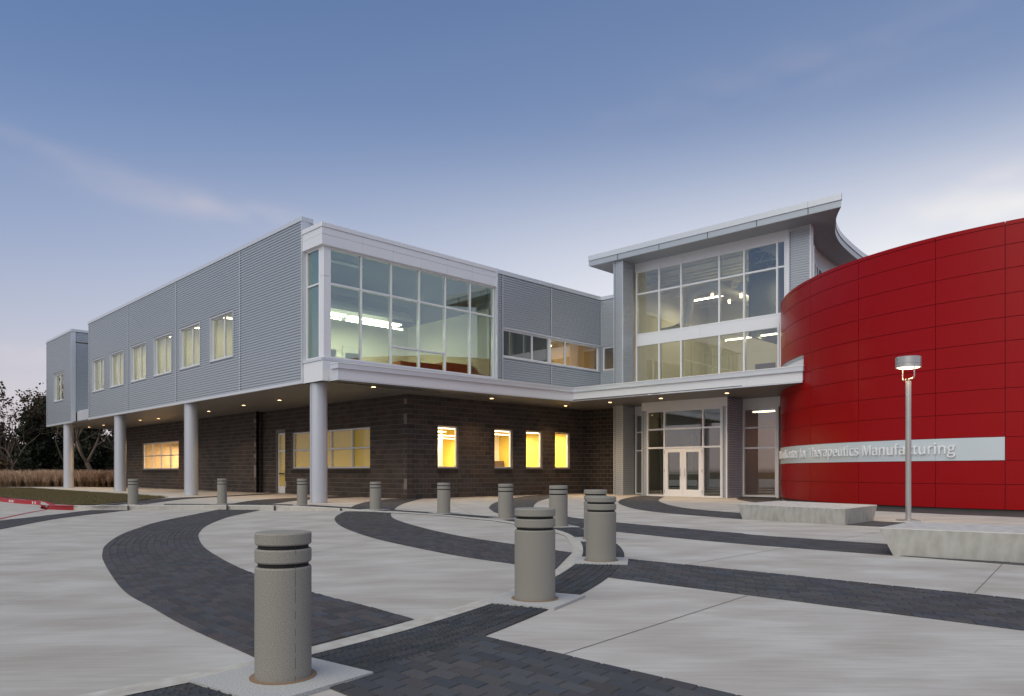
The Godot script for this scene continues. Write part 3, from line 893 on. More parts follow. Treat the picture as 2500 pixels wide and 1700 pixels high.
# ---------------------------------------------------------------- metal clad upper wing
func build_wing():
	var t := frame_at(Vector3(-4.80, 0, 0.22), Vector3(0, 0, 1))
	var g := thing("office_wing", "long silver ribbed metal upper storey on round columns with six square windows", "building", t)
	var holes := []
	for u in [-25.03, -21.63, -18.13, -14.69, -11.30, -7.90]: holes.append([u, u + 2.30, 5.86, 7.74])
	var b := MB.new()
	wall(b, -25.84, -0.02, 4.30, 10.04, -0.26, -0.045, holes)
	part(g, "wall", b, M.silver)
	var js := [-25.80, -18.70, -11.82, -5.01, -0.02]
	for k in 4: siding_panel(g, js[k] + 0.02, js[k + 1] - 0.02, 4.36, 10.03, 0.0, holes)
	for k in 4: rib_joint(g, js[k], 4.36, 10.03, 0.0, true)
	var c := MB.new()
	c.fbox(-25.90, 0.03, 10.03, 10.19, -0.45, 0.035, 0.006)
	part(g, "coping", c, M.trim)
	c = MB.new(); c.fbox(-25.84, 0.0, 4.25, 4.355, -0.12, 0.012, 0.005); part(g, "base_trim", c, M.trim)
	# end of the wall beside the glazed bay
	c = MB.new(); c.box(-0.02, 0.02, 4.25, 10.03, -0.30, 0.014); part(g, "corner_trim", c, M.trim)
	c = MB.new(); c.box(-0.3, 0.0, 8.9, 10.03, -2.6, -0.27); part(g, "parapet_end", c, M.silver)
	for h in holes:
		var w := glazing(g, "window", [h[0] + 0.03, (h[0] + h[1]) * 0.5 + 0.05, h[1] - 0.03], [h[2] + 0.03, h[3] - 0.03], -0.13, 0.06, 0.06, M.alum, M.gwing)
		var r := MB.new()
		r.box(h[0] - 0.02, h[0] + 0.03, h[2], h[3], -0.2, 0.01); r.box(h[1] - 0.03, h[1] + 0.02, h[2], h[3], -0.2, 0.01)
		r.box(h[0] - 0.02, h[1] + 0.02, h[2] - 0.03, h[2] + 0.03, -0.2, 0.02); r.box(h[0] + 0.03, h[1] - 0.03, h[3] - 0.03, h[3], -0.2, -0.01)
		part(w, "reveal", r, M.trim)
		var hd := MB.new()
		var y: float = h[2] + 0.1
		while y < h[3]:
			hd.box(h[1] + 0.021, h[1] + 0.06, y, y + 0.034, -0.02, 0.0025); y += 0.1016
		part(w, "rib_end_closure", hd, M.black).set_meta("kind", "stuff")
	c = MB.new(); c.box(-25.8, 0.0, 9.3, 9.42, -13.0, -0.27); part(g, "roof", c, M.roof)
	c = MB.new(); c.box(-25.8, -25.6, 4.3, 10.0, -13.0, -0.27); part(g, "end_wall", c, M.silver)
	c = MB.new(); c.box(-25.8, -3.4, 4.3, 10.0, -13.2, -13.0); part(g, "rear_wall", c, M.silver)
	c = MB.new(); c.box(-25.8, 0.0, 4.32, 4.62, -13.0, -0.27); part(g, "floor_slab", c, M.roof)
	# offices behind the windows
	var rm := room(g, "office", -25.5, -5.4, 4.75, 8.7, -4.2, -0.27, M.inner, M.inner, M.carpet, M.ceil)
	for u in [-22.0, -18.6, -15.2, -11.8, -8.4]:
		c = MB.new(); c.box(u + 0.0, u + 0.1, 4.75, 8.7, -4.2, -1.2); part(rm, "partition", c, M.inner)
	for u in [-24.9, -21.5, -18.0, -14.6, -11.2, -7.8]: tube_light(rm, Vector3(u + 1.0, 8.35, -3.2), Vector3(u + 1.0, 8.35, -1.2), 2.6, Color(1.0, 0.92, 0.70))
	for q in [[-10.6, 5.9, 0.6], [-7.3, 6.1, 0.75], [-6.6, 5.6, 0.5]]:
		c = MB.new(); c.box(q[0], q[0] + q[2], q[1] - 0.4, q[1] + 0.35, -4.19, -4.12); part(rm, "wall_picture", c, M.innerdark)
	# smaller block at the far end
	var g2 := thing("metal_clad_block", "short ribbed metal block with one window at the far end of the wing", "building", t)
	var fh := [[-33.86, -31.5, 5.86, 7.74]]
	b = MB.new(); wall(b, -35.90, -29.63, 4.30, 10.12, -0.26, -0.045, fh); part(g2, "wall", b, M.silver)
	siding_panel(g2, -35.85, -29.62, 4.36, 10.13, 0.0, fh)
	rib_joint(g2, -35.87, 4.36, 10.13, 0.0, true)
	c = MB.new(); c.fbox(-35.95, -29.54, 10.13, 10.29, -5.0, 0.035, 0.006); part(g2, "coping", c, M.trim)
	c = MB.new(); c.box(-29.62, -29.58, 4.25, 10.13, -0.25, 0.014); part(g2, "corner_trim", c, M.trim)
	c = MB.new(); c.fbox(-35.9, -29.56, 4.25, 4.355, -0.12, 0.012, 0.005); part(g2, "base_trim", c, M.trim)
	c = MB.new(); c.box(-35.9, -29.62, 4.3, 10.1, -6.0, -5.8); c.box(-35.9, -35.7, 4.3, 10.1, -5.8, -0.27); part(g2, "rear_wall", c, M.silver)
	c = MB.new(); c.box(-29.83, -29.63, 4.95, 10.1, -6.0, -0.27); part(g2, "side_wall", c, M.silver)
	var sd := MB.new(); siding(sd, 0.02, 5.6, 4.95, 10.12, 0.0, [])
	part(g2, "siding_panel", sd, M.siding, Transform3D(Basis(Vector3(0, 0, -1), Vector3.UP, Vector3(1, 0, 0)), Vector3(-29.60, 0, 0)))
	c = MB.new(); c.box(-35.9, -29.6, 9.4, 9.5, -6.0, -0.27); part(g2, "roof", c, M.roof)
	var w2 := glazing(g2, "window", [-33.83, -32.65, -31.53], [5.89, 7.71], -0.13, 0.06, 0.06, M.alum, M.gwing)
	c = MB.new(); c.box(-33.88, -33.83, 5.86, 7.74, -0.2, 0.01); c.box(-33.88, -31.48, 5.83, 5.89, -0.2, 0.02); part(w2, "reveal", c, M.trim)
	var rm2 := room(g2, "office", -35.6, -29.9, 4.75, 8.7, -4.2, -0.27, M.inner, M.innerwarm, M.carpet, M.ceil)
	tube_light(rm2, Vector3(-32.6, 8.3, -3.2), Vector3(-32.6, 8.3, -1.2), 2.6, Color(1.0, 0.9, 0.68))
	# low connector between the two
	c = MB.new(); c.box(-29.58, -25.86, 4.27, 4.98, -0.9, -0.32); part(g2, "connector_panel", c, M.silver)
	c = MB.new(); c.box(-29.3, -25.86, 4.98, 5.02, -5.8, -0.36); part(g2, "connector_roof", c, M.trim)
	c = MB.new(); c.box(-29.6, -25.8, 5.0, 9.9, -6.2, -6.0); part(g2, "connector_wall", c, M.siding)
	# soffit of long metal planks under wing, bay and canopy
	var s := thing("soffit", "dark metal plank soffit under the wing and canopy", "soffit")
	var area := polygon([-4.72, -35.6, -0.4, -35.6, -0.4, -12.8, -0.01, -12.8, -0.01, -0.01, 11.4, -0.01, 11.6, 12.9, 7.46, 12.9, 7.03, 2.74, -4.40, 2.10, -4.40, 1.45, -4.72, 1.45])
	var deep := polygon([-0.6, -35.6, 7.0, -35.6, 7.0, -34.3, -0.6, -34.3])
	var x := -4.8
	while x < 11.7:
		for pc in Geometry2D.intersect_polygons(area, polygon([x + 0.004, -40, x + 0.296, -40, x + 0.296, 20, x + 0.004, 20])):
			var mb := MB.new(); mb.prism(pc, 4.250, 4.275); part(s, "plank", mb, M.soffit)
		x += 0.3
	var bk := MB.new(); bk.prism(area, 4.281, 4.31); part(s, "backing", bk, M.black)

# ---------------------------------------------------------------- glazed corner bay
func build_bay():
	var t := frame_at(Vector3(-4.76, 0, 1.55), Vector3(1, 0, 0))
	var g := thing("glazed_bay", "glass corner room with white frames above the canopy", "building", t)
	var us := [0.0, 1.66, 2.97, 4.28, 5.58, 6.90, 8.29]
	for k in 6:
		for r in [[8.95, 9.296], [9.304, 9.54]]:
			var p := MB.new(); p.fbox(us[k] + (0.0 if k == 0 else 0.004), us[k + 1] - 0.004, r[0], r[1], -0.12, 0.0, 0.003); part(g, "fascia_panel", p, M.alum)
	for r in [[8.95, 9.296], [9.304, 9.54]]:
		var p := MB.new(); p.box(-0.002, 0.1, r[0], r[1], -1.36, -0.12); part(g, "fascia_panel", p, M.alum)
	var c := MB.new(); c.fbox(-0.03, 8.29, 9.545, 9.70, -0.3, 0.03, 0.006); c.box(-0.03, 0.25, 9.545, 9.70, -1.36, -0.3); part(g, "coping", c, M.alum)
	c = MB.new(); c.box(0.1, 8.29, 8.96, 9.54, -0.32, -0.125); c.box(0.1, 0.3, 8.96, 9.54, -1.36, -0.32); part(g, "fascia_backing", c, M.joint)
	c = MB.new(); c.box(0.05, 8.3, 8.93, 8.95, -0.36, -0.01); c.box(0.05, 0.3, 8.93, 8.949, -1.36, -0.36); part(g, "fascia_soffit", c, M.alum)
	# corner post in two lengths
	for r in [[5.06, 7.895], [7.905, 8.93]]:
		c = MB.new(); c.fbox(0.12, 0.345, r[0], r[1], -0.36, -0.11, 0.008); part(g, "corner_post", c, M.alum)
	glazing(g, "curtain_wall", [0.345, 1.66, 2.97, 4.28, 5.58, 6.90, 8.25], [5.06, 7.67, 8.93], -0.14, 0.065, 0.13, M.alum, M.gbay, [[2, 0, 5.80], [3, 0, 5.80]])
	var side := Transform3D(Basis(Vector3(0, 0, 1), Vector3.UP, Vector3(-1, 0, 0)), Vector3(0.14, 0, 0))
	glazing(g, "side_glazing", [-1.26, -0.36], [5.06, 7.67, 8.93], -0.0, 0.06, 0.12, M.alum, M.gbay, [], side)
	c = MB.new(); c.box(0.1, 0.25, 4.26, 8.95, -1.40, -1.262); part(g, "jamb", c, M.silver)
	# solid base below the glass
	c = MB.new(); c.fbox(0.02, 8.29, 4.25, 4.95, -0.2, 0.0, 0.004); part(g, "base_panel", c, M.alum)
	c = MB.new(); c.box(0.02, 0.2, 4.25, 4.95, -1.30, -0.2); part(g, "base_panel", c, M.alum)
	c = MB.new(); c.fbox(-0.01, 8.29, 4.955, 5.055, -0.25, 0.012, 0.004); c.box(-0.01, 0.2, 4.955, 5.055, -1.30, -0.25); part(g, "sill_trim", c, M.trim)
	c = MB.new(); c.box(0.1, 15.3, 9.2, 9.3, -13.0, -0.33); part(g, "roof", c, M.roof)
	c = MB.new(); c.box(0.05, 15.3, 4.32, 4.55, -13.0, -0.26); part(g, "floor_slab", c, M.roof)
	# lounge inside
	var rm := room(g, "lounge", 0.30, 8.25, 4.57, 8.95, -6.2, -0.42, M.inner, M.inner, M.carpet, M.innerdark)
	c = MB.new(); c.box(0.31, 8.24, 8.05, 8.94, -6.19, -6.0); c.box(8.1, 8.24, 8.05, 8.94, -6.0, -0.5); part(rm, "dark_bulkhead", c, M.innerdark)
	c = MB.new()
	for k in 10:     # curved reflector above a row of lamps
		var a0 := PI * k / 10.0; var a1 := PI * (k + 1) / 10.0
		var y0 := 7.62 + sin(a0) * 0.55; var y1 := 7.62 + sin(a1) * 0.55
		var z0 := -4.2 + cos(a0) * 0.9; var z1 := -4.2 + cos(a1) * 0.9
		c.quad(Vector3(0.8, y0, z0), Vector3(0.8, y1, z1), Vector3(6.4, y1, z1), Vector3(6.4, y0, z0))
	part(rm, "reflector", c, M.white)
	tube_light(rm, Vector3(0.9, 7.60, -4.2), Vector3(3.5, 7.60, -4.2), 5.0, Color(1.0, 0.93, 0.80), 0.35)
	tube_light(rm, Vector3(3.7, 7.60, -4.2), Vector3(6.3, 7.60, -4.2), 5.0, Color(1.0, 0.93, 0.80), 0.35)
	tube_light(rm, Vector3(0.6, 7.15, -3.0), Vector3(2.6, 7.15, -3.0), 1.0, Color(1.0, 0.93, 0.80), 0.06)
	tube_light(rm, Vector3(2.8, 7.15, -3.0), Vector3(5.6, 7.15, -3.0), 1.0, Color(1.0, 0.93, 0.80), 0.06)
	for q in [[2.9, 3.6], [4.6, 5.4]]:
		c = MB.new(); c.box(q[0], q[1], 4.57, 6.75, -6.19, -6.12); part(rm, "inner_door", c, M.innergrey)
	for q in [[4.4, 5.3, 5.55], [5.35, 6.6, 5.6], [6.7, 8.2, 5.75]]:
		c = MB.new(); c.fbox(q[0], q[1], 4.57, q[2], -2.2, -1.5, 0.01); part(rm, "wood_counter", c, M.wood)
	for q in [[2.2, 3.0], [3.1, 4.2]]:
		c = MB.new(); c.box(q[0], q[1], 4.57, 5.3, -3.4, -2.9); part(rm, "dark_cabinet", c, M.brown)
	for q in [[0.9, -1.25, 0.2], [2.15, -1.6, -0.3]]:
		var ch := thing("office_chair", "pale chair back against the bay glass beside the corner post" if q[0] < 1 else "second pale chair inside the bay, away from the corner post", "chair", t * Transform3D(Basis(Vector3.UP, q[2]), Vector3(q[0], 4.57, q[1])), "chairs in the glazed bay")
		var m := MB.new(); m.fbox(-0.26, 0.26, 0.58, 1.0, 0.2, 0.26, 0.03); part(ch, "backrest", m, M.innergrey)
		m = MB.new(); m.box(-0.26, 0.26, 0.42, 0.48, -0.26, 0.24); part(ch, "seat", m, M.innergrey)
		for l in [[-0.23, -0.23], [0.23, -0.23], [-0.23, 0.22], [0.23, 0.22]]:
			m = MB.new(); m.tube([Vector3(l[0], 0, l[1]), Vector3(l[0], 0.43, l[1])], [0.015, 0.015]); part(ch, "leg", m, M.steel)

# ---------------------------------------------------------------- ribbed wall with the ribbon window
func build_link():
	var t := frame_at(Vector3(-4.76, 0, 1.55), Vector3(1, 0, 0))
	var g := thing("link_wing", "ribbed metal wall with a low ribbon window between the glass bay and the entrance tower", "building", t)
	var h := [[8.68, 15.26, 6.02, 7.25]]
	var b := MB.new(); wall(b, 8.30, 15.42, 4.3, 9.52, -0.26, -0.045, h); part(g, "wall", b, M.silver)
	siding_panel(g, 8.33, 8.60, 4.32, 9.51, 0.0, [])
	siding_panel(g, 8.66, 11.72, 4.32, 9.51, 0.0, h)
	siding_panel(g, 11.76, 15.34, 4.32, 9.51, 0.0, h)
	rib_joint(g, 8.64, 4.32, 9.51, 0.0, false)
	for q in [[4.32, 6.0], [7.27, 9.51]]: rib_joint(g, 11.74, q[0], q[1], 0.0, false)
	for q in [[4.32, 6.0], [7.27, 9.51]]: rib_joint(g, 15.36, q[0], q[1], 0.0, false)
	var c := MB.new(); c.fbox(8.29, 15.44, 9.515, 9.69, -0.4, 0.035, 0.006); part(g, "coping", c, M.trim)
	c = MB.new(); c.box(8.27, 8.325, 4.26, 9.70, -0.2, 0.04); part(g, "edge_trim", c, M.trim)
	var w := glazing(g, "ribbon_window", [8.70, 10.55, 11.64, 12.78, 15.24], [6.04, 7.22], -0.10, 0.06, 0.07, M.alum, M.gdark)
	c = MB.new(); c.box(8.66, 15.28, 5.98, 6.03, -0.2, 0.02); c.box(8.66, 15.28, 7.23, 7.27, -0.2, 0.02); part(w, "reveal", c, M.trim)
	c = MB.new(); c.box(11.60, 11.76, 6.04, 7.22, -0.15, -0.05); part(w, "wide_mullion", c, M.alum)
	var rm := room(g, "dim_room", 8.45, 11.60, 4.57, 8.4, -5.0, -0.27, M.innerdark, M.innerdark, M.carpet, M.innerdark)
	var rm2 := room(g, "warm_room", 11.82, 15.2, 4.57, 7.75, -3.2, -0.27, M.innerwarm, M.innerwarm, M.carpet, M.ceil)
	tube_light(rm2, Vector3(12.4, 7.5, -2.6), Vector3(14.6, 7.5, -2.6), 1.8, Color(1.0, 0.78, 0.50), 0.08)
	var sp := SpotLight3D.new()
	sp.name = "wall_washer"; sp.light_energy = 3.5; sp.light_color = Color(1.0, 0.78, 0.5); sp.spot_angle = 40; sp.spot_range = 10; sp.shadow_enabled = true; sp.light_size = 0.05
	sp.transform = Transform3D(Basis(Vector3.RIGHT, deg_to_rad(-80)), Vector3(13.4, 7.66, -2.7))
	rm2.add_child(sp)
	c = MB.new(); c.lathe([Vector2(0.0, 7.68), Vector2(0.06, 7.68), Vector2(0.06, 7.74)], 12, Vector3(13.4, 0, -2.7)); part(rm2, "light_lens", c, M.lens)

# ---------------------------------------------------------------- canopy
func build_canopy():
	var g := thing("entrance_canopy", "bent white metal canopy wrapping the inside corner above the doors", "canopy")
	var a := Vector2(-4.45, 2.12); var b := Vector2(7.07, 2.76); var c := Vector2(7.49, 12.96)
	var out := Vector2(-0.10, 0.10)
	var slab := polygon([-4.45, 1.5, 11.5, 1.4, 12.5, 12.96, 7.49, 12.96, 7.07, 2.76, -4.45, 2.12])
	var mb := MB.new(); mb.prism(slab, 4.32, 4.66); part(g, "deck", mb, M.alum)
	for s in [[a, a.lerp(b, 0.40)], [a.lerp(b, 0.40), a.lerp(b, 0.78)], [a.lerp(b, 0.78), b], [b, b.lerp(c, 0.42)], [b.lerp(c, 0.42), b.lerp(c, 0.80)], [b.lerp(c, 0.80), c]]:
		var d: Vector2 = (s[1] - s[0]).normalized()
		var n := Vector2(-d.y, d.x)
		if n.dot(Vector2(-1, 1)) < 0: n = -n
		var p0: Vector2 = s[0] + d * 0.003; var p1: Vector2 = s[1] - d * 0.003
		mb = MB.new(); mb.prism(PackedVector2Array([p0, p1, p1 + n * 0.03, p0 + n * 0.03]), 4.285, 4.66); part(g, "fascia_panel", mb, M.alum)
		mb = MB.new(); mb.prism(PackedVector2Array([p0, p1, p1 + n * 0.034, p0 + n * 0.034]), 4.235, 4.283); part(g, "drip_edge", mb, M.trim)
	mb = MB.new(); mb.prism(polygon([-4.487, 1.62, -4.453, 1.62, -4.453, 2.15, -4.487, 2.148]), 4.24, 4.63); part(g, "end_panel", mb, M.trim)
	# projecting gutter along the top
	var rim := polygon([-4.56, 1.75, -4.56, 2.24, 6.96, 2.87, 7.37, 13.02, 7.62, 13.02, 7.2, 2.62, -4.3, 1.98, -4.3, 1.75])
	mb = MB.new(); mb.prism(rim, 4.63, 4.80); part(g, "gutter", mb, M.trim)
	mb = MB.new(); mb.prism(polygon([-4.58, 1.75, -4.58, 2.26, 6.94, 2.89, 7.35, 13.04, 7.44, 13.04, 7.03, 2.80, -4.48, 2.17, -4.48, 1.75]), 4.80, 4.83); part(g, "gutter_rim", mb, M.white)
	mb = MB.new()
	mb.tube([Vector3(3.62, 4.95, 1.68), Vector3(3.62, 4.86, 1.75), Vector3(3.62, 4.82, 1.95)], [0.06, 0.06, 0.06], 8); part(g, "downspout", mb, M.steel)

# ---------------------------------------------------------------- entrance tower
func build_tower():
	var q := 0.9992
	var t := frame_at(Vector3(10.3, 0, 2.55), Vector3(0.04 * q, 0, q).normalized())
	var g := thing("entrance_tower", "tall glazed entrance hall with ribbed metal piers under an oversailing roof", "building", t)
	var N := -1.02
	# ribbed pier
	siding_panel(g, 0.03, 0.49, 0.0, 11.15, 0.0)
	var c := MB.new(); c.box(0.49, 0.516, 0.0, 11.15, -0.1, 0.012); c.box(0.0, 0.028, 0.0, 11.15, -0.1, 0.012); part(g, "corner_trim", c, M.trim)
	rib_joint(g, 0.03, 0.0, 11.1, 0.0, true)
	var sd := MB.new(); siding(sd, 0.03, 0.93, 0.0, 11.15, 0.0, [])
	var xs := Transform3D(Basis(Vector3(0, 0, -1), Vector3.UP, Vector3(1, 0, 0)), Vector3(0.518, 0, 0))
	part(g, "siding_panel", sd, M.siding, xs)
	c = MB.new(); c.box(0.02, 0.49, 0.0, 11.15, N, -0.03); part(g, "pier_core", c, M.silver)
	var dd := MB.new()
	var y := 0.0
	while y < 11.0:
		dd.box(0.52, 0.5205, y + 0.064, y + 0.098, -0.985, -0.94); y += 0.1016
	part(g, "rib_end_closure", dd, M.black).set_meta("kind", "stuff")
	# cladding and small window left of the pier
	var eh := [[-0.93, 0.0, 6.04, 7.22]]
	var b := MB.new(); wall(b, -1.05, 0.0, 4.3, 9.52, -0.62, -0.38, eh); part(g, "link_wall", b, M.silver)
	var lk := MB.new(); siding(lk, -1.0, 0.0, 4.32, 9.51, -0.35, eh); part(g, "siding_panel", lk, M.siding)
	c = MB.new(); c.fbox(-1.02, 0.0, 9.515, 9.69, -0.7, -0.32, 0.006); part(g, "coping", c, M.trim)
	glazing(g, "small_window", [-0.91, 0.05], [6.06, 7.20], -0.44, 0.06, 0.06, M.alum, M.gdark)
	var rs := room(g, "side_room", -1.3, 0.0, 4.6, 7.8, -2.4, -0.63, M.innerwarm, M.innerdark, M.carpet, M.innerdark)
	# masonry beside the pier on the ground floor
	var eb := MB.new()
	wall(eb, -2.75, 0.03, 0.0, 4.26, -1.2, -0.957, []); part(g, "mortar", eb, M.mortar)
	for r in 21:
		for k in range(-1, 8):
			var u0 := -2.66 + k * 0.4064 + (0.2032 if r % 2 else 0.0)
			var a0 := maxf(u0, -2.66); var a1 := minf(u0 + 0.4064, 0.02)
			if a1 - a0 < 0.03: continue
			var bm := MB.new()
			bm.col = Color(0.062, 0.047, 0.041) * rng.randf_range(0.72, 1.25)
			bm.fbox(a0 + 0.006, a1 - 0.006, r * COURSE + 0.006, (r + 1) * COURSE - 0.006, -0.97, -0.95, 0.004)
			part(g, "block", bm, M.block)
	# tall window wall
	var us := [0.60, 1.89, 3.05, 4.95, 6.11, 7.57, 7.95]
	glazing(g, "window_wall", us, [7.66, 9.65, 10.76], N, 0.075, 0.14, M.alum, M.gtower)
	glazing(g, "lower_window_wall", [0.60, 1.89, 3.05, 4.95, 6.11, 7.66], [4.9, 7.22], N, 0.075, 0.14, M.alum, M.gtower)
	for r in [[0.60, 4.0], [4.006, 7.68]]:
		c = MB.new(); c.fbox(r[0], r[1], 7.222, 7.658, N - 0.15, N + 0.02, 0.004); part(g, "spandrel_panel", c, M.alum)
	for k in 5:
		c = MB.new(); c.fbox([0.53, 1.89, 3.05, 4.95, 6.11][k] + 0.003, [1.89, 3.05, 4.95, 6.11, 8.06][k] - 0.003, 10.765, 11.15, N - 0.15, N + 0.02, 0.004); part(g, "head_panel", c, M.alum)
	c = MB.new(); c.box(7.96, 8.07, 4.9, 10.765, N - 0.15, N + 0.04); part(g, "trim_post", c, M.alum)
	c = MB.new(); c.box(7.67, 7.96, 4.9, 7.658, N - 0.15, N); part(g, "infill_panel", c, M.alum)
	siding_panel(g, 8.10, 8.93, 5.0, 11.0, N + 0.03)
	rib_joint(g, 8.085, 5.0, 11.0, N + 0.03, true)
	c = MB.new(); c.box(8.93, 8.99, 5.0, 11.15, N - 0.2, N + 0.05); part(g, "corner_trim", c, M.alum)
	c = MB.new(); c.box(8.07, 8.95, 5.0, 11.15, N - 0.2, N - 0.0); part(g, "pier_core", c, M.silver)
	# hall inside
	c = MB.new(); c.box(0.0, 7.62, 4.3, 4.64, -9.2, N - 0.15); part(g, "floor_slab", c, M.ceil)
	var rm := room(g, "hall", 0.12, 7.5, 4.66, 11.0, -9.0, N - 0.16, M.inner, M.inner, M.carpet, M.duct)
	for k in 7:
		var z := -1.9 - k * 1.05
		c = MB.new()
		c.box(0.15, 7.45, 10.72, 10.78, z - 0.03, z + 0.03); c.box(0.15, 7.45, 10.26, 10.31, z - 0.03, z + 0.03)
		for s in 11:
			var x0 := 0.2 + s * 0.62
			c.tube([Vector3(x0, 10.28, z), Vector3(x0 + 0.31, 10.74, z)], [0.012, 0.012], 4); c.tube([Vector3(x0 + 0.31, 10.74, z), Vector3(x0 + 0.62, 10.28, z)], [0.012, 0.012], 4)
		part(rm, "roof_joist", c, M.duct)
	for s in [[4.3, 9.55], [5.7, 9.3]]:
		c = MB.new(); c.tube([Vector3(s[0], s[1], -1.7), Vector3(s[0], s[1], -8.9)], [0.24, 0.24], 16); part(rm, "duct", c, M.duct)
		for k in 4:
			c = MB.new(); c.lathe([Vector2(0.001, 0), Vector2(0.05, 0), Vector2(0.06, 0.16), Vector2(0.001, 0.16)], 10, Vector3(s[0] - 0.3, s[1] - 0.35, -2.2 - k * 1.7)); part(rm, "light_lens", c, M.lens)
	c = MB.new(); c.tube([Vector3(1.2, 7.9, -2.2), Vector3(1.7, 8.0, -2.5), Vector3(2.2, 8.25, -2.9), Vector3(2.35, 8.9, -3.0), Vector3(2.4, 9.7, -3.1), Vector3(2.8, 9.95, -3.4), Vector3(4.3, 9.95, -3.6)], [0.2, 0.2, 0.2, 0.2, 0.2, 0.2, 0.2], 14); part(rm, "duct", c, M.duct)
	for s in [[1.2, 3.4], [3.7, 5.9], [6.1, 7.3]]: tube_light(rm, Vector3(s[0], 9.95, -5.2), Vector3(s[1], 9.95, -5.2), 4.2, Color(1.0, 0.93, 0.80), 0.1)
	for s in [[4.6, 6.0], [6.3, 7.6]]: tube_light(rm, Vector3(s[0], 7.12, -2.3), Vector3(s[1], 7.12, -2.3), 1.0, Color(1.0, 0.9, 0.75), 0.05)
	for s in [[3.0, 4.1, 4.66, 6.9], [6.4, 7.3, 4.66, 7.3]]:
		c = MB.new(); c.box(s[0], s[1], s[2], s[3], -8.99, -8.93); part(rm, "dark_doorway", c, M.brown)
	for k in 5:
		c = MB.new(); c.box(0.2 + k * 1.5, 0.208 + k * 1.5, 4.66, 10.9, -8.995, -8.985); part(rm, "panel_joint", c, M.innergrey)
	c = MB.new(); c.box(0.2, 7.45, 7.6, 7.62, -8.995, -8.985); c.box(0.2, 7.45, 9.2, 9.22, -8.995, -8.985); part(rm, "panel_joint", c, M.innergrey)
	# ground floor lobby
	var lb := room(g, "lobby", 0.52, 7.62, 0.02, 4.24, -7.0, N - 0.02, M.innerdark, M.wood, M.carpet, M.innerdark)
	tube_light(lb, Vector3(4.6, 4.0, -5.2), Vector3(7.2, 4.0, -5.2), 2.2, Color(1.0, 0.82, 0.58), 0.1)
	c = MB.new(); c.box(5.6, 7.6, 0.02, 3.4, -6.98, -6.9); part(lb, "pale_panel", c, M.innerwarm)
	c = MB.new(); c.box(6.3, 7.5, 0.02, 0.9, -4.4, -3.9); part(lb, "reception_desk", c, M.wood)
	c = MB.new(); c.box(2.5, 3.0, 0.9, 2.9, -2.2, -2.1); part(lb, "lime_banner", c, M.lime)
	# narrow glass left of the doors, and the glass right of them
	glazing(g, "side_glazing", [0.56, 2.0], [0.02, 2.12, 3.0, 3.85], N, 0.06, 0.1, M.alum, M.gtower)
	c = MB.new(); c.box(0.53, 2.0, 3.852, 4.26, N - 0.12, N + 0.01); part(g, "head_panel", c, M.alum)
	glazing(g, "side_glazing", [6.05, 7.56], [0.03, 2.12, 2.99, 3.83], N, 0.075, 0.1, M.alum, M.gtower)
	c = MB.new(); c.box(6.05, 7.70, 3.832, 4.26, N - 0.12, N + 0.01); part(g, "head_panel", c, M.alum)
	c = MB.new(); c.fbox(7.56, 7.67, 0.0, 3.83, N - 0.2, N + 0.10, 0.006); part(g, "white_post", c, M.white)
	# projecting vestibule with the double doors
	var v := thing("vestibule", "white framed glass entrance box with double doors under the canopy", "entrance", t)
	var F := 0.43
	for s in [[1.87, 2.10, true], [5.83, 6.03, false]]:
		var sp := MB.new(); siding(sp, s[0], s[1], 0.0, 3.85, F, []); part(v, "siding_panel", sp, M.siding)
		rib_joint(v, s[0] + 0.01 if s[2] else s[0] + 0.012, 0.0, 3.85, F, true)
		c = MB.new(); c.box(s[0], s[1], 0.0, 3.86, F - 0.2, F - 0.03); part(v, "pilaster_core", c, M.silver)
	for r in [[1.87, 3.03], [3.036, 4.93], [4.936, 6.04]]:
		c = MB.new(); c.fbox(r[0], r[1], 3.862, 4.248, F - 0.15, F + 0.012, 0.004); part(v, "head_panel", c, M.alum)
	var gl := glazing(v, "glazed_front", [2.12, 3.03, 4.93, 5.81], [0.0, 2.17, 3.0, 3.855], F - 0.02, 0.075, 0.12, M.alum, M.gdark)
	gl.get_node("frame")
	for k in 2:
		var d0: float = [3.075, 3.985][k]; var d1: float = [3.978, 4.888][k]
		var dr := group_part(v, "door")
		c = MB.new()
		c.fbox(d0, d0 + 0.15, 0.012, 2.12, F - 0.06, F + 0.02, 0.004); c.fbox(d1 - 0.15, d1, 0.012, 2.12, F - 0.06, F + 0.02, 0.004)
		c.fbox(d0 + 0.15, d1 - 0.15, 0.012, 0.32, F - 0.06, F + 0.018, 0.004); c.fbox(d0 + 0.15, d1 - 0.15, 1.96, 2.12, F - 0.06, F + 0.018, 0.004)
		part(dr, "leaf_frame", c, M.white)
		c = MB.new(); var hx := d1 - 0.10 if k == 0 else d0 + 0.10
		c.tube([Vector3(hx, 0.92, F + 0.02), Vector3(hx, 0.92, F + 0.075), Vector3(hx, 1.24, F + 0.075), Vector3(hx, 1.24, F + 0.02)], [0.013, 0.013, 0.013, 0.013], 6); part(dr, "handle", c, M.steel)
		c = MB.new()
		for hy in [0.18, 1.08, 1.92]:
			var ex := d0 - 0.012 if k == 0 else d1 + 0.012
			c.box(ex - 0.016, ex + 0.016, hy, hy + 0.13, F, F + 0.03)
		part(dr, "hinge", c, M.steel)
		c = MB.new(); c.box(d0 + 0.16, d1 - 0.16, 1.0, 1.04, F - 0.09, F - 0.07); part(dr, "push_bar", c, M.steel)
	c = MB.new(); c.box(3.06, 4.90, 0.0, 0.012, F - 0.12, F + 0.06); part(v, "threshold", c, M.steel)
	var rs2 := MB.new(); siding(rs2, 0.03, 1.43, 0.0, 4.24, 0.0, [])
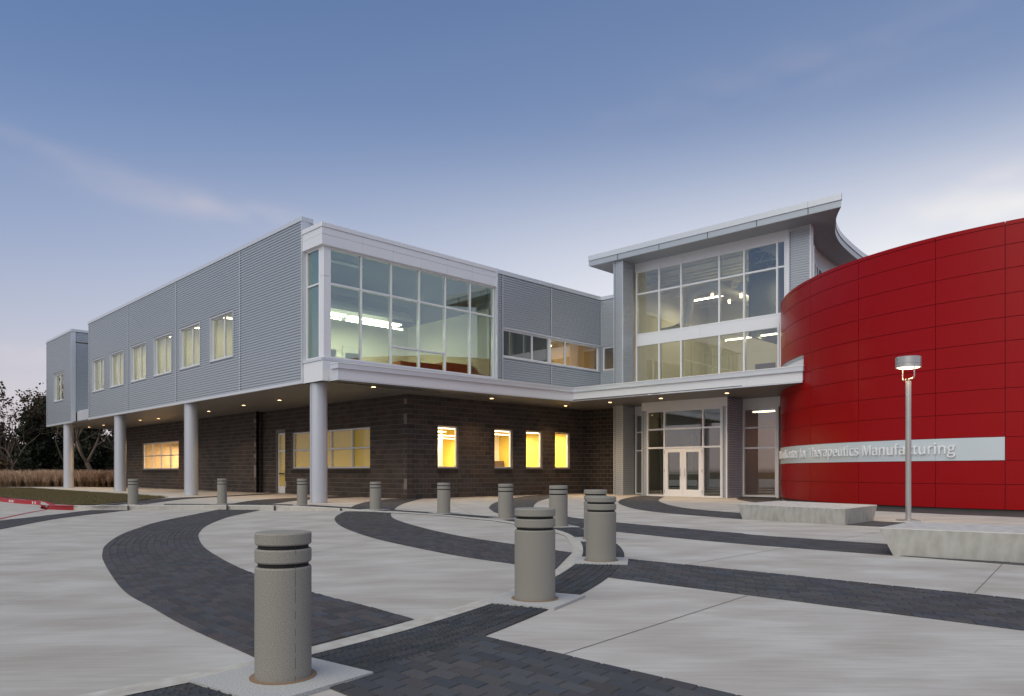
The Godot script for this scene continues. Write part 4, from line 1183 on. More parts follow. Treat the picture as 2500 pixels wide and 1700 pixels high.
	part(v, "siding_panel", rs2, mat(lin(0.36, 0.36, 0.46), 0.45, 0.3), Transform3D(Basis(Vector3(0, 0, -1), Vector3.UP, Vector3(1, 0, 0)), Vector3(6.045, 0, F)))
	c = MB.new(); c.box(6.0, 6.02, 0.0, 4.24, -1.0, F - 0.2); part(v, "side_wall", c, M.silver)
	c = MB.new(); c.box(6.0, 6.055, 0.0, 4.24, F - 0.03, F + 0.015); part(v, "corner_trim", c, M.alum)
	c = MB.new(); c.box(1.87, 1.93, 0.0, 4.24, -1.0, F - 0.2); part(v, "side_wall", c, M.silver)
	# roof with the concave edge towards the drum
	var r := thing("tower_roof", "oversailing flat roof with deep fascia and a concave edge above the entrance hall", "roof")
	var edge := smooth_line([10.57, 13.09, 11.33, 12.66, 12.19, 12.24, 13.0, 11.92, 13.78, 11.64, 14.86, 11.37, 16.1, 11.17, 17.98, 10.96, 19.5, 10.86, 23.0, 10.8])
	var rp := PackedVector2Array([Vector2(10.08, 1.21)])
	rp.append_array(edge)
	rp.append_array(polygon([23.0, 1.25]))
	for s in [[11.17, 11.41, 1.0], [11.42, 11.66, 1.0]]:
		c = MB.new()
		var pp := rp if s[0] < 11.3 else Geometry2D.offset_polygon(rp, 0.035)[0]
		c.prism(pp, s[0], s[1]); part(r, "fascia", c, M.siding if s[0] < 11.3 else M.trim)
	for u in [0.35, 2.6, 5.0, 7.2, 9.3]:
		c = MB.new(); c.box(u, u + 0.006, 11.17, 11.66, 0.15, 0.19); part(r, "fascia_joint", c, M.joint, t)
	var z := 1.25
	while z < 13.0:
		for pc in Geometry2D.intersect_polygons(rp, polygon([8, z, 24, z, 24, z + 0.145, 8, z + 0.145])):
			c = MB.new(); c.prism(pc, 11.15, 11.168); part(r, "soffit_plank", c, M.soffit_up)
		z += 0.15
	# curved clerestory wall under the concave edge
	var cw := thing("clerestory", "curved strip of glass under the concave roof edge, behind the red drum", "window")
	var wl := smooth_line([11.87, 11.47, 12.7, 11.08, 13.66, 10.72, 14.62, 10.42, 15.96, 10.12, 17.82, 9.9, 20.0, 9.8])
	var n := wl.size() - 1
	for k in n:
		var p0 := wl[k]; var p1 := wl[k + 1]
		if k % 4 == 0:
			var p2 := wl[mini(k + 4, n)]
			var m := MB.new(); m.prism(PackedVector2Array([p0, p2, p2 - Vector2(0.0, 0.15), p0 - Vector2(0.0, 0.15)]), 10.32, 11.15); part(cw, "fascia_panel", m, M.alum)
			m = MB.new(); m.prism(PackedVector2Array([p0, p2, p2 - Vector2(0.0, 0.012), p0 - Vector2(0.0, 0.012)]), 7.0, 10.32); part(cw, "pane", m, M.gdark)
			m = MB.new(); m.prism(PackedVector2Array([p0 + Vector2(-0.03, 0.05), p0 + Vector2(0.03, 0.05), p0 + Vector2(0.03, -0.05), p0 + Vector2(-0.03, -0.05)]), 7.0, 10.32); part(cw, "mullion", m, M.alum)
	c = MB.new(); c.box(12.0, 20.0, 7.0, 11.1, 8.6, 8.7); part(cw, "back_wall", c, M.innerdark)

# ---------------------------------------------------------------- red drum
func arc(mb: MB, r0: float, r1: float, y0: float, y1: float, a0: float, a1: float):
	# panel from radius r0 (back) to r1 (face); angles in degrees about the drum's axis
	var n := maxi(1, ceili(absf(a1 - a0) / 1.6))
	for k in n:
		var p := deg_to_rad(lerpf(a0, a1, k / float(n))); var q := deg_to_rad(lerpf(a0, a1, (k + 1) / float(n)))
		var i := mb.v.size()
		for e in [[p, y0], [q, y0], [q, y1], [p, y1]]:
			mb.vert(Vector3(14.48 + cos(e[0]) * r1, e[1], 19.22 + sin(e[0]) * r1), Vector3(cos(e[0]), 0, sin(e[0])))
		mb.ix.append_array([i, i + 1, i + 2, i, i + 2, i + 3])
		for y in [[y1, 1], [y0, -1]]:
			var c := [Vector3(14.48 + cos(p) * r0, y[0], 19.22 + sin(p) * r0), Vector3(14.48 + cos(q) * r0, y[0], 19.22 + sin(q) * r0), Vector3(14.48 + cos(q) * r1, y[0], 19.22 + sin(q) * r1), Vector3(14.48 + cos(p) * r1, y[0], 19.22 + sin(p) * r1)]
			if ((c[1] - c[0]).cross(c[2] - c[0]).y > 0) == (y[1] > 0): mb.quad(c[0], c[1], c[2], c[3])
			else: mb.quad(c[3], c[2], c[1], c[0])
	for e in [a0, a1]:
		var p := deg_to_rad(e)
		var o := Vector3(14.48, 0, 19.22); var d := Vector3(cos(p), 0, sin(p))
		mb.quad(o + d * r0 + Vector3(0, y0, 0), o + d * r1 + Vector3(0, y0, 0), o + d * r1 + Vector3(0, y1, 0), o + d * r0 + Vector3(0, y1, 0))

func build_drum():
	var g := thing("red_drum", "huge red cylindrical building clad in glossy metal panels", "building")
	var R := 9.355
	var b := MB.new(); b.lathe([Vector2(R - 0.03, 0.09), Vector2(R - 0.03, 7.6), Vector2(R - 0.3, 7.6), Vector2(R - 0.3, 7.2), Vector2(0.01, 7.2)], 160, Vector3(14.48, 0, 19.22)); part(g, "backing", b, M.redback)
	b = MB.new(); b.lathe([Vector2(R - 0.07, -0.1), Vector2(R - 0.07, 0.092), Vector2(R - 0.2, 0.092)], 120, Vector3(14.48, 0, 19.22)); part(g, "plinth", b, M.plinth)
	var ang := [105.5, 120.1, 134.8, 149.4, 164.1, 178.74, 189.1, 204.18, 218.82, 233.4, 248.0, 262.7, 277.3, 291.9]
	var lv := [0.10, 0.77, 1.41, 2.04, 2.69, 3.33, 3.99, 4.58, 5.21, 5.84, 6.50, 7.13, 7.64]
	for k in ang.size() - 1:
		for r in lv.size() - 1:
			var a0: float = ang[k] + 0.045; var a1: float = ang[k + 1] - 0.045
			var y0: float = lv[r] + 0.007; var y1: float = lv[r + 1] - 0.007
			if r == 2 and k >= 5: continue
			if r == 7 and a1 > 222.0:
				if a0 < 222.0: a1 = 221.9
				else: continue
			var m := MB.new(); arc(m, R - 0.025, R, y0, y1, a0, a1); part(g, "panel", m, M.red)
		var cp := MB.new(); arc(cp, R - 0.3, R + 0.012, 7.645, 7.75, ang[k] + 0.07, ang[k + 1] - 0.07); part(g, "coping", cp, M.red)
	# metal flashing where the canopy roof meets the drum
	var f := MB.new(); arc(f, R - 0.02, R + 0.01, 5.07, 5.20, 222.0, 262.0); part(g, "flashing", f, M.siding)
	f = MB.new(); arc(f, R - 0.02, R + 0.005, 4.6, 5.068, 222.0, 262.0); part(g, "upstand", f, M.white)
	# sign band with standing-off letters
	var s := thing("wall_sign", "silver band on the red drum with raised letters reading National Center for Therapeutics Manufacturing", "sign")
	for k in range(5, 11):
		var m := MB.new(); arc(m, R - 0.02, R + 0.012, 1.415, 2.035, ang[k] + (0.045 if k == 5 else 0.012), ang[k + 1] - 0.012); part(s, "sign_panel", m, M.sign)
	var font := SystemFont.new()
	font.font_names = PackedStringArray(["Droid Sans"])
	var words := "National Center for Therapeutics Manufacturing"
	var fs := 64
	var full := font.get_string_size("Manufacturing", HORIZONTAL_ALIGNMENT_LEFT, -1, fs).x
	var px := deg_to_rad(17.35) * (R + 0.06) / full
	# text runs left to right, which is from the larger angle to the smaller one; the g of the last word ends at 185.75 degrees
	var total := font.get_string_size(words, HORIZONTAL_ALIGNMENT_LEFT, -1, fs).x
	for i in words.length():
		var ch := words[i]
		if ch == " ": continue
		var before := font.get_string_size(words.substr(0, i), HORIZONTAL_ALIGNMENT_LEFT, -1, fs).x
		var adv := font.get_string_size(ch, HORIZONTAL_ALIGNMENT_LEFT, -1, fs).x
		var along := (total - before - adv * 0.5) * px
		var a := deg_to_rad(185.75) + along / (R + 0.06)
		var tm := TextMesh.new()
		tm.text = ch; tm.font = font; tm.font_size = fs; tm.pixel_size = px; tm.depth = 0.035; tm.curve_step = 3.0
		tm.vertical_alignment = VERTICAL_ALIGNMENT_BOTTOM
		tm.horizontal_alignment = HORIZONTAL_ALIGNMENT_CENTER
		var o := MeshInstance3D.new()
		o.mesh = tm
		o.name = "letter"
		o.material_override = M.letter
		var d := Vector3(cos(a), 0, sin(a))
		o.transform = Transform3D(Basis(Vector3(sin(a), 0, -cos(a)), Vector3.UP, d), Vector3(14.48, 1.50, 19.22) + d * (R + 0.055))
		s.add_child(o, true)

# ---------------------------------------------------------------- columns, bollards, benches, lamps
func build_columns():
	var names := ["front silver column with a vertical seam, under the corner of the glass bay", "second silver column from the front, left of the wide lit window", "third silver column from the front, beside the amber window", "farthest silver column, standing before the tan grasses"]
	var zs := [0.62, -10.75, -20.95, -31.55]
	for k in 4:
		var g := thing("column", names[k], "column", Transform3D(Basis(Vector3.UP, 0.6), Vector3(-4.35 if k == 0 else -4.42, 0, zs[k])), "round columns under the wing")
		var m := MB.new(); m.lathe([Vector2(0.305, 0.0), Vector2(0.305, 4.26)], 48)
		part(g, "shaft", m, M.column)
		m = MB.new(); m.lathe([Vector2(0.33, 0.0), Vector2(0.33, 0.015), Vector2(0.305, 0.02)], 48); part(g, "base_ring", m, M.steel)
		m = MB.new()
		for a in [-2.62, 0.52]:
			var p := Vector3(cos(a), 0, sin(a)); var s := Vector3(-p.z, 0, p.x) * 0.006
			m.quad(p * 0.3065 + s + Vector3(0, 0.02, 0), p * 0.3065 - s + Vector3(0, 0.02, 0), p * 0.3065 - s + Vector3(0, 4.25, 0), p * 0.3065 + s + Vector3(0, 4.25, 0))
		part(g, "seam", m, M.joint)

func build_bollards():
	var p: Node3D = null
	var spots := [[-15.94, 20.33, 0.146, 0.795], [-13.24, 19.63, 0.176, 0.80], [-10.69, 18.34, 0.186, 0.808], [-8.5, 16.5, 0.188, 0.821], [-6.79, 14.18, 0.187, 0.835], [-5.87, 11.72, 0.177, 0.827], [-5.46, 8.95, 0.173, 0.816], [-5.72, 6.17, 0.163, 0.816], [-5.76, 2.01, 0.165, 0.876], [-7.31, -0.60, 0.154, 0.874], [-9.58, -2.34, 0.16, 0.864]]
	var names := ["largest bollard, nearest the camera, with a hairline crack down its side", "second nearest bollard, at the corner of the tactile pavers and pale slab", "bollard that hides most of another one, inside the bend of the tactile strip", "bollard almost hidden behind the one in the bend of the tactile strip",
		"bollard beside the paver band, left of the overlapping pair", "bollard in front of the rightmost narrow lit windows", "bollard in front of the first narrow lit window", "bollard in front of the corner of the block wall, on the curved paver band",
		"bollard directly in front of the front silver column", "bollard on the kerb in front of the far block wall, left of the side door", "leftmost bollard, at the edge of the lawn"]
	for k in spots.size():
		var q: Array = spots[k]
		if p == null:
			p = thing("bollard", names[0], "bollard", Transform3D(), "grooved concrete bollards along the drive")
			var m := MB.new(); m.lathe([Vector2(0.17, 0.0), Vector2(0.17, 0.632), Vector2(0.163, 0.641), Vector2(0.15, 0.641)], 56); part(p, "body", m, M.bollard)
			m = MB.new(); m.lathe([Vector2(0.15, 0.663), Vector2(0.162, 0.663), Vector2(0.17, 0.671), Vector2(0.17, 0.732), Vector2(0.163, 0.740), Vector2(0.15, 0.740)], 56); part(p, "band", m, M.bollard)
			m = MB.new(); m.lathe([Vector2(0.15, 0.762), Vector2(0.163, 0.762), Vector2(0.17, 0.769), Vector2(0.17, 0.822), Vector2(0.163, 0.830), Vector2(0.001, 0.832)], 56); part(p, "cap", m, M.bollard)
			for y in [0.640, 0.739]:
				m = MB.new(); m.lathe([Vector2(0.152, y), Vector2(0.152, y + 0.024)], 48); part(p, "groove", m, M.black)
		else:
			p = get_node("bollard").duplicate()
			p.name = numbered("bollard")
			add_child(p)
			p.set_meta("label", names[k])
			p.set_meta("category", "bollard")
			p.set_meta("group", "grooved concrete bollards along the drive")
		var s: float = q[2] / 0.17
		p.transform = Transform3D(Basis(Vector3.UP, k * 1.7).scaled(Vector3(s, q[3] / 0.832, s)), Vector3(q[0], 0.0, q[1]))
	var c := MB.new()
	for z in 9: c.box(-0.001, 0.001, z * 0.09, z * 0.09 + rng.randf_range(0.03, 0.085), 0.1695, 0.1708)
	part(get_node("bollard"), "crack", c, M.joint, Transform3D(Basis(Vector3.UP, -0.06), Vector3.ZERO))
	# pale pads cast in the strip round each bollard, with a tan joint ring
	var ang := [-0.15, -0.32, -0.62, -0.9, -1.05, -1.35, -1.55, -1.6, -1.05, -0.75, -0.7]
	for k in spots.size():
		var q: Array = spots[k]
		var a := -(ang[k] as float)
		var d := Vector2(cos(a), -sin(a)) * (0.34 if k < 5 else 0.32)
		var n := Vector2(d.y, -d.x).normalized() * (0.33 if k < 5 else 0.28)
		var o := Vector2(q[0], q[1])
		var mb := MB.new()
		mb.prism(PackedVector2Array([o - d - n, o + d - n, o + d + n, o - d + n]), 0.001, 0.022)
		struct("bollard_pad", mb, M.pad)
		mb = MB.new(); mb.lathe([Vector2(q[2] + 0.03, 0.0), Vector2(q[2] + 0.028, 0.0255), Vector2(q[2] - 0.01, 0.0255)], 40, Vector3(q[0], 0, q[1]))
		struct("joint_ring", mb, M.filler)

func build_benches_and_lamp():
	var set_ := [["low concrete bench in front of the red drum's entrance side", [Vector3(-2.30, 0, 18.10), Vector3(-0.55, 0, 18.05), Vector3(0.30, 0, 15.66), Vector3(-2.0, 0, 15.66)], [Vector3(-2.42, 0.355, 18.14), Vector3(-0.20, 0.355, 18.02), Vector3(0.50, 0.355, 15.36), Vector3(-1.87, 0.355, 15.46)]],
		["nearer low concrete bench running out of the frame on the right, stained dark", [Vector3(-6.95, 0, 23.6), Vector3(-5.45, 0, 23.5), Vector3(-5.95, 0, 20.64), Vector3(-7.43, 0, 20.66)], [Vector3(-6.93, 0.365, 23.7), Vector3(-5.38, 0.365, 23.6), Vector3(-5.86, 0.365, 20.40), Vector3(-7.40, 0.365, 20.47)]]]
	for s in set_:
		var g := thing("concrete_bench", s[0], "bench", Transform3D(), "slanted concrete benches")
		var m := MB.new()
		var lo: Array = s[1]; var hi: Array = s[2]
		for k in 4:
			var j := (k + 1) % 4
			m.quad(lo[k], lo[j], hi[j] - Vector3(0, 0.012, 0), hi[k] - Vector3(0, 0.012, 0))
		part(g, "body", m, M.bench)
		m = MB.new()
		var mid: Vector3 = (hi[0] + hi[1] + hi[2] + hi[3]) * 0.25
		var inn := []
		for k in 4: inn.append(hi[k] + (mid - hi[k]).normalized() * 0.014)
		m.quad(inn[0], inn[1], inn[2], inn[3])
		for k in 4:
			var j := (k + 1) % 4
			m.quad(hi[k] - Vector3(0, 0.012, 0), hi[j] - Vector3(0, 0.012, 0), inn[j], inn[k])
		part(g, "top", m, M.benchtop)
	var l := thing("lamp_post", "slim steel lamp post with a lit drum head before the red wall", "street lamp", Transform3D(Basis(Vector3.UP, 0.79), Vector3(0.10, 0, 18.58)))
	var m := MB.new(); m.fbox(-0.19, 0.19, -0.19, 0.19, 0.0, 0.03, 0.006); part(l, "base_plate", m, M.steel, Transform3D(Basis(Vector3.RIGHT, -PI / 2), Vector3.ZERO))
	m = MB.new(); m.lathe([Vector2(0.059, 0.02), Vector2(0.059, 3.15), Vector2(0.02, 3.155)], 28); part(l, "post", m, M.steel)
	m = MB.new(); m.lathe([Vector2(0.035, 3.15), Vector2(0.035, 3.20), Vector2(0.001, 3.20)], 16); part(l, "collar", m, M.black)
	var pts := [Vector3(-0.245, 3.47, 0), Vector3(-0.245, 3.24, 0), Vector3(-0.235, 3.205, 0), Vector3(-0.20, 3.19, 0), Vector3(0.20, 3.19, 0), Vector3(0.235, 3.205, 0), Vector3(0.245, 3.24, 0), Vector3(0.245, 3.47, 0)]
	m = MB.new(); m.tube(pts, [0.014, 0.014, 0.014, 0.014, 0.014, 0.014, 0.014, 0.014], 8); part(l, "bail", m, M.steel)
	m = MB.new(); m.lathe([Vector2(0.235, 3.46), Vector2(0.262, 3.445), Vector2(0.262, 3.525), Vector2(0.255, 3.529), Vector2(0.262, 3.533), Vector2(0.265, 3.68), Vector2(0.25, 3.692), Vector2(0.001, 3.695)], 44); part(l, "lamp_head", m, M.steel)
	m = MB.new(); m.lathe([Vector2(0.001, 3.42), Vector2(0.12, 3.427), Vector2(0.2, 3.443), Vector2(0.236, 3.462)], 32); part(l, "lamp_lens", m, M.lamplens)
	var sp := SpotLight3D.new()
	sp.name = "lamp_light"; sp.light_color = Color(1.0, 0.84, 0.62); sp.light_energy = 2.6; sp.spot_angle = 75; sp.spot_range = 14; sp.light_size = 0.2; sp.shadow_enabled = true
	sp.transform = Transform3D(Basis(Vector3.RIGHT, -PI / 2), Vector3(0, 3.40, 0))
	l.add_child(sp)

func build_downlights():
	var at := [[-2.49, 1.30], [-2.53, -2.44], [-2.55, -5.80], [-2.58, -9.25], [-2.35, -13.82], [-2.3, -21.14], [-2.6, -23.29], [-2.71, -30.10], [-2.76, -33.21], [3.49, 1.28], [8.36, 1.20], [8.45, 3.76], [8.54, 6.39], [8.66, 9.40]]
	var ord := ["first", "second", "third", "fourth", "fifth", "sixth", "seventh", "eighth", "ninth"]
	for k in at.size():
		var name_ := "%s lit downlight under the wing, counted from the front column away" % ord[k] if k < 9 else "%s lit downlight under the canopy, counted from left to right past the block corner" % ord[k - 9]
		var g := thing("downlight", name_, "light", Transform3D(Basis(), Vector3(at[k][0], 4.25, at[k][1])), "downlights in the soffit")
		var m := MB.new(); m.lathe([Vector2(0.085, -0.035), Vector2(0.105, -0.035), Vector2(0.11, 0.0)], 24); part(g, "trim_ring", m, M.steel)
		m = MB.new(); m.lathe([Vector2(0.001, -0.03), Vector2(0.086, -0.03)], 20); part(g, "light_lens", m, M.lens)
		var sp := SpotLight3D.new()
		sp.name = "downlight_beam"; sp.light_color = Color(1.0, 0.80, 0.55); sp.light_energy = 3.4; sp.spot_angle = 58; sp.spot_angle_attenuation = 0.8; sp.spot_range = 10; sp.light_size = 0.08; sp.shadow_enabled = true
		sp.transform = Transform3D(Basis(Vector3.RIGHT, -PI / 2), Vector3(0, -0.045, 0))
		g.add_child(sp)

# ---------------------------------------------------------------- lawn, grasses, trees
func limb(mb: MB, p: Vector3, d: Vector3, len_: float, r: float, depth: int, leaves: MB, tint: Color):
	var pts := [p]
	var rad := [r]
	var dd := d
	for k in 3:
		dd = (dd + Vector3(rng.randf_range(-0.22, 0.22), rng.randf_range(-0.06, 0.16), rng.randf_range(-0.22, 0.22))).normalized()
		pts.append(pts[k] + dd * len_ / 3.0)
		rad.append(r * (1.0 - 0.13 * (k + 1)))
	mb.tube(pts, rad, 6 if depth > 3 else 4 if depth > 1 else 3, false)
	if leaves and depth <= 1:
		for k in 3:
			var c: Vector3 = pts[3] + Vector3(rng.randf_range(-0.3, 0.3), rng.randf_range(-0.3, 0.3), rng.randf_range(-0.3, 0.3))
			leaf(leaves, c, rng.randf_range(0.07, 0.15), tint)
	if depth == 0: return
	var n := 3 if rng.randf() < 0.55 else 2
	for k in n:
		var a := rng.randf() * TAU
		var side := dd.cross(Vector3(cos(a), 0.2, sin(a))).normalized()
		var nd := (dd * rng.randf_range(0.7, 1.1) + side * rng.randf_range(0.45, 0.95) + Vector3(0, 0.14, 0)).normalized()
		limb(mb, pts[3 if k < 2 else 2], nd, len_ * rng.randf_range(0.62, 0.86), rad[3] * rng.randf_range(0.55, 0.8), depth - 1, leaves, tint)

func leaf(mb: MB, c: Vector3, s: float, tint: Color):
	var v := rng.randf_range(0.55, 1.35)
	mb.col = Color(tint.r * v, tint.g * v * rng.randf_range(0.9, 1.1), tint.b * v)
	var a := Vector3(rng.randf_range(-1, 1), rng.randf_range(-1, 1), rng.randf_range(-1, 1)).normalized()
	var b := a.cross(Vector3(rng.randf_range(-1, 1), rng.randf_range(-1, 1), rng.randf_range(-1, 1))).normalized()
	mb.quad(c - a * s, c - b * s * 0.7, c + a * s, c + b * s * 0.7)

func bare_tree(called: String, label: String, at: Vector3, h: float, tint: Color, leafy: bool, lean := Vector3.ZERO, thick := 1.0) -> Node3D:
	var g := thing(called, label, "tree", Transform3D(Basis(), at), "trees behind the lawn")
	var mb := MB.new()
	var lf: MB = MB.new() if leafy else null
	var d := (Vector3.UP + lean).normalized()
	mb.tube([Vector3(0, -0.3, 0), d * h * 0.12, d * h * 0.26], [h * 0.026 * thick, h * 0.021 * thick, h * 0.018 * thick], 8, false)
	part(g, "trunk", mb, M.bark)
	var br := MB.new()
	for k in 3:
		var a := TAU * k / 3.0 + rng.randf()
		limb(br, d * h * 0.26, (d + Vector3(cos(a), 0, sin(a)) * rng.randf_range(0.35, 0.8)).normalized(), h * 0.26, h * 0.0125 * thick, 5, lf, tint)
	part(g, "branches", br, M.bark)
	if leafy: part(g, "crown", lf, M.leaf)
	return g

func cedar(label: String, at: Vector3, h: float, w: float, tint: Color, n: int):
	var g := thing("evergreen_tree", label, "tree", Transform3D(Basis(Vector3.UP, rng.randf() * 6.0), at), "trees behind the lawn")
	var mb := MB.new(); mb.tube([Vector3(0, -0.3, 0), Vector3(0, h * 0.5, 0), Vector3(0.1, h * 0.95, 0)], [h * 0.02, h * 0.014, 0.02], 6); part(g, "trunk", mb, M.bark)
	var lf := MB.new()
	for k in 60:     # boughs: each a clump of small sprays
		var t := pow(rng.randf(), 0.85)
		var y := h * (0.04 + 0.94 * t)
		var r := w * (1.0 - t * 0.78) * (0.35 + 0.65 * rng.randf()) * (0.8 + 0.35 * sin(k * 2.3))
		var a := rng.randf() * TAU
		var c := Vector3(cos(a) * r, y, sin(a) * r)
		var cs := rng.randf_range(0.45, 0.95) * w * 0.34
		var shade := rng.randf_range(0.6, 1.5)
		for j in n:
			var o := Vector3(rng.randfn(), rng.randfn() * 0.75, rng.randfn()) * cs * 0.55
			leaf(lf, c + o, rng.randf_range(0.07, 0.19), Color(tint.r * shade, tint.g * shade, tint.b * shade))
	part(g, "crown", lf, M.leaf)

func build_greenery():
	# lawn between kerb and walk
	var lawn := Geometry2D.offset_polygon(polygon([-7.33, -40.0, -6.25, -32.88, -6.39, -25.08, -6.26, -17.04, -6.12, -9.6, -6.45, -8.2, -8.97, -4.95, -10.65, -2.75, -11.0, -3.1, -11.35, -4.68, -10.95, -8.1, -11.33, -13.2, -11.42, -40.0]), -0.02)[0]
	var mb := MB.new()
	var fn := FastNoiseLite.new(); fn.seed = 3; fn.frequency = 1.3
	for cx in range(-12, -5):
		for cz in range(-40, -1):
			for pc in Geometry2D.intersect_polygons(lawn, polygon([cx, cz, cx + 1, cz, cx + 1, cz + 1, cx, cz + 1])):
				var tr := Geometry2D.triangulate_polygon(pc)
				for k in range(0, tr.size(), 3):
					var t := []
					for q in 3:
						var s: Vector2 = pc[tr[k + q]]
						t.append(Vector3(s.x, 0.022 + 0.012 * fn.get_noise_2d(s.x, s.y), s.y))
					if (t[1] - t[0]).cross(t[2] - t[0]).y > 0: mb.tri(t[0], t[1], t[2])
					else: mb.tri(t[0], t[2], t[1])
	var o := struct("lawn", mb, M.lawn)
	# short blades over it
	var blade := MB.new()
	for k in 26:
		var x := rng.randf_range(-0.16, 0.16); var z := rng.randf_range(-0.16, 0.16); var a := rng.randf() * TAU; var h := rng.randf_range(0.02, 0.055)
		var s := Vector3(cos(a), 0, sin(a)) * 0.006
		blade.col = Color(0.20, 0.155, 0.08) if rng.randf() < 0.6 else Color(0.07, 0.085, 0.02)
		var b := Vector3(x, 0.015, z)
		blade.tri(b - s, b + s, b + Vector3(rng.randf_range(-0.02, 0.02), h, rng.randf_range(-0.02, 0.02)))
	var tf := []
	for k in 5200:
		var p := Vector2(rng.randf_range(-11.9, -6.0), rng.randf_range(-34, -2.7))
		if Geometry2D.is_point_in_polygon(p, lawn): tf.append(Transform3D(Basis(Vector3.UP, rng.randf() * TAU), Vector3(p.x, 0.01, p.y)))
	scatter("lawn_grass", blade, tf, "short green and straw coloured turf of the lawn", "grass")
	# tall tan ornamental grasses
	var tall := MB.new()
	for k in 110:
		var a := rng.randf() * TAU; var r := 0.16 * sqrt(rng.randf()); var h := rng.randf_range(0.55, 1.15)
		var b := Vector3(cos(a) * r, 0, sin(a) * r)
		var out := Vector3(cos(a + rng.randf_range(-0.5, 0.5)), 0, sin(a + rng.randf_range(-0.5, 0.5))) * rng.randf_range(0.1, 0.5) * h
		var s := Vector3(-sin(a), 0, cos(a)) * 0.008
		var m := b + out * 0.35 + Vector3(0, h * 0.62, 0); var tp := b + out + Vector3(0, h, 0)
		var v := rng.randf_range(0.7, 1.25)
		tall.col = Color(0.16 * v, 0.095 * v, 0.05 * v)
		tall.quad(b - s, b + s, m + s, m - s)
		tall.col = Color(0.52 * v, 0.36 * v, 0.25 * v)
		var s2 := s * rng.randf_range(1.0, 3.0)
		tall.quad(m - s2, m + s2, tp + s * 0.3, tp - s * 0.3)
	tf = []
	for k in 900:
		var f := rng.randf()
		var p := Vector2(-17.0, -47.0).lerp(Vector2(1.5, -32.5), f) + Vector2(0.63, -0.78) * rng.randf_range(0.0, 3.2)
		if p.x > -0.5 and p.y > -34.4: continue
		tf.append(Transform3D(Basis(Vector3.UP, rng.randf() * TAU).scaled(Vector3.ONE * rng.randf_range(0.75, 1.2)), Vector3(p.x, -0.05, p.y)))
	scatter("tall_grass", tall, tf, "bed of tall tan ornamental grasses between the lawn and the trees", "grass")
	# trees
	var dark := Color(0.020, 0.026, 0.012)
	var brown := Color(0.055, 0.035, 0.017)
	var ce := [[-6.5, -54.0, 7.6, 2.6], [-2.0, -51.5, 7.2, 2.7], [1.2, -49.0, 6.8, 2.5], [4.6, -47.0, 7.0, 2.8], [-10.5, -58.0, 8.4, 3.0], [-14.5, -62.0, 8.6, 3.0], [7.5, -44.5, 6.6, 2.6], [0.0, -58.0, 8.4, 3.2], [6.0, -54.0, 8.0, 3.2], [10.5, -50.0, 7.6, 3.2], [-6.0, -63.0, 9.0, 3.4], [-19.0, -66.0, 9.0, 3.4]]
	var cn := ["dark evergreen left of the far metal block", "dark evergreen behind the farthest column", "dark evergreen between the two far columns", "dark evergreen right of the pale leaning trunk", "tall dark evergreen at the left edge", "dark evergreen just outside the left edge", "dark evergreen close beside the block wall", "rear evergreen behind the leaning trunk", "rear evergreen behind the third column", "rear evergreen hidden by the block wall", "rear evergreen rising behind the left trees", "rear evergreen beyond the left edge"]
	for k in ce.size(): cedar(cn[k], Vector3(ce[k][0], -0.3, ce[k][1]), ce[k][2], ce[k][3], dark if k % 3 else Color(0.026, 0.026, 0.014), 150)
	# the wood behind, one tangled mass of twigs and dead leaves
	var wd := MB.new()
	for k in 34000:
		var f := rng.randf()
		var p := Vector2(-26.0, -70.0).lerp(Vector2(16.0, -44.0), f) + Vector2(0.53, -0.85) * (3.0 + 9.0 * rng.randf())
		var top := 4.6 + 1.3 * sin(f * 19.0) + 0.8 * sin(f * 47.0)
		var y := top * pow(rng.randf(), 0.8)
		var c := Color(0.030, 0.026, 0.017) if rng.randf() < 0.7 else Color(0.075, 0.05, 0.032)
		leaf(wd, Vector3(p.x, y - 0.3, p.y), rng.randf_range(0.10, 0.32), c)
	for k in 900:
		var f := rng.randf()
		var p := Vector2(-26.0, -70.0).lerp(Vector2(16.0, -44.0), f) + Vector2(0.53, -0.85) * (2.0 + 5.0 * rng.randf())
		var b := Vector3(p.x, -0.3, p.y)
		wd.col = Color(0.12, 0.085, 0.065) * rng.randf_range(0.5, 1.3)
		var tp := b + Vector3(rng.randf_range(-1.2, 1.2), rng.randf_range(2.5, 6.8), rng.randf_range(-1.2, 1.2))
		wd.tube([b, b.lerp(tp, 0.5) + Vector3(rng.randf_range(-0.3, 0.3), 0, rng.randf_range(-0.3, 0.3)), tp], [0.05, 0.035, 0.012], 3, false)
	var wo := part(self, "woodland", wd, M.leaf)
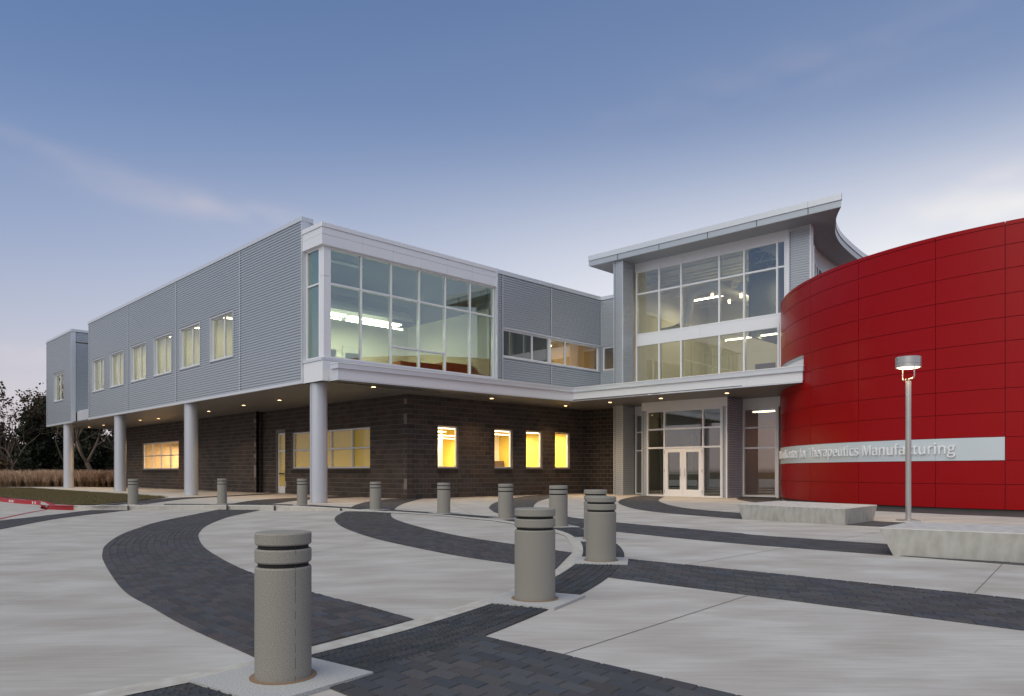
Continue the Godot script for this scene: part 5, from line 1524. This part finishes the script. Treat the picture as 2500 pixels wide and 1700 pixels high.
	tag(wo, "tangled dark wood that closes the view behind the single trees", "woodland", "", "stuff")
	cedar("small russet cedar at the foot of the trees by the leaning trunk", Vector3(2.6, -0.2, -44.2), 2.6, 0.8, Color(0.10, 0.055, 0.018), 26)
	cedar("small olive shrub at the foot of the trees near the left edge", Vector3(-5.4, -0.2, -48.6), 2.3, 1.0, Color(0.07, 0.045, 0.02), 26)
	bare_tree("oak_tree", "oak with thin brown leaves at the left edge, taller than the evergreens", Vector3(-8.2, -0.3, -53.0), 10.0, brown, true)
	bare_tree("oak_tree", "brown leaved oak left of the far metal block", Vector3(-4.2, -0.3, -52.0), 8.0, brown, true)
	bare_tree("oak_tree", "brown leaved oak beyond the left edge of the view", Vector3(-13.0, -0.3, -57.0), 9.5, brown, true)
	bare_tree("bare_tree", "bare tree with a pale leaning trunk between the two far columns", Vector3(1.0, -0.3, -44.8), 9.0, brown, false, Vector3(-0.34, 0, -0.24), 1.15)
	bare_tree("bare_tree", "slim bare tree right of the leaning trunk", Vector3(1.9, -0.3, -44.4), 8.6, brown, false, Vector3(0.16, 0, 0.1), 0.75)
	bare_tree("bare_tree", "bare tree with crooked pale stems at the left edge", Vector3(-7.0, -0.3, -50.0), 7.6, brown, false, Vector3(0.1, 0, 0.12), 0.8)
	bare_tree("bare_tree", "bare tree just left of the farthest column", Vector3(-4.6, -0.3, -49.4), 7.4, brown, false, Vector3(0.18, 0, 0.05), 0.8)
	bare_tree("bare_tree", "thin bare tree seen through the far columns", Vector3(-0.8, -0.3, -47.5), 8.2, brown, false, Vector3(-0.05, 0, 0.1), 0.7)

func scatter(called: String, mb: MB, tf: Array, label: String, category: String):
	var mm := MultiMesh.new()
	mm.transform_format = MultiMesh.TRANSFORM_3D
	mm.mesh = mb.mesh()
	mm.instance_count = tf.size()
	for k in tf.size(): mm.set_instance_transform(k, tf[k])
	var o := MultiMeshInstance3D.new()
	o.multimesh = mm
	o.material_override = M.blade
	o.name = numbered(called)
	add_child(o)
	tag(o, label, category, "", "stuff")
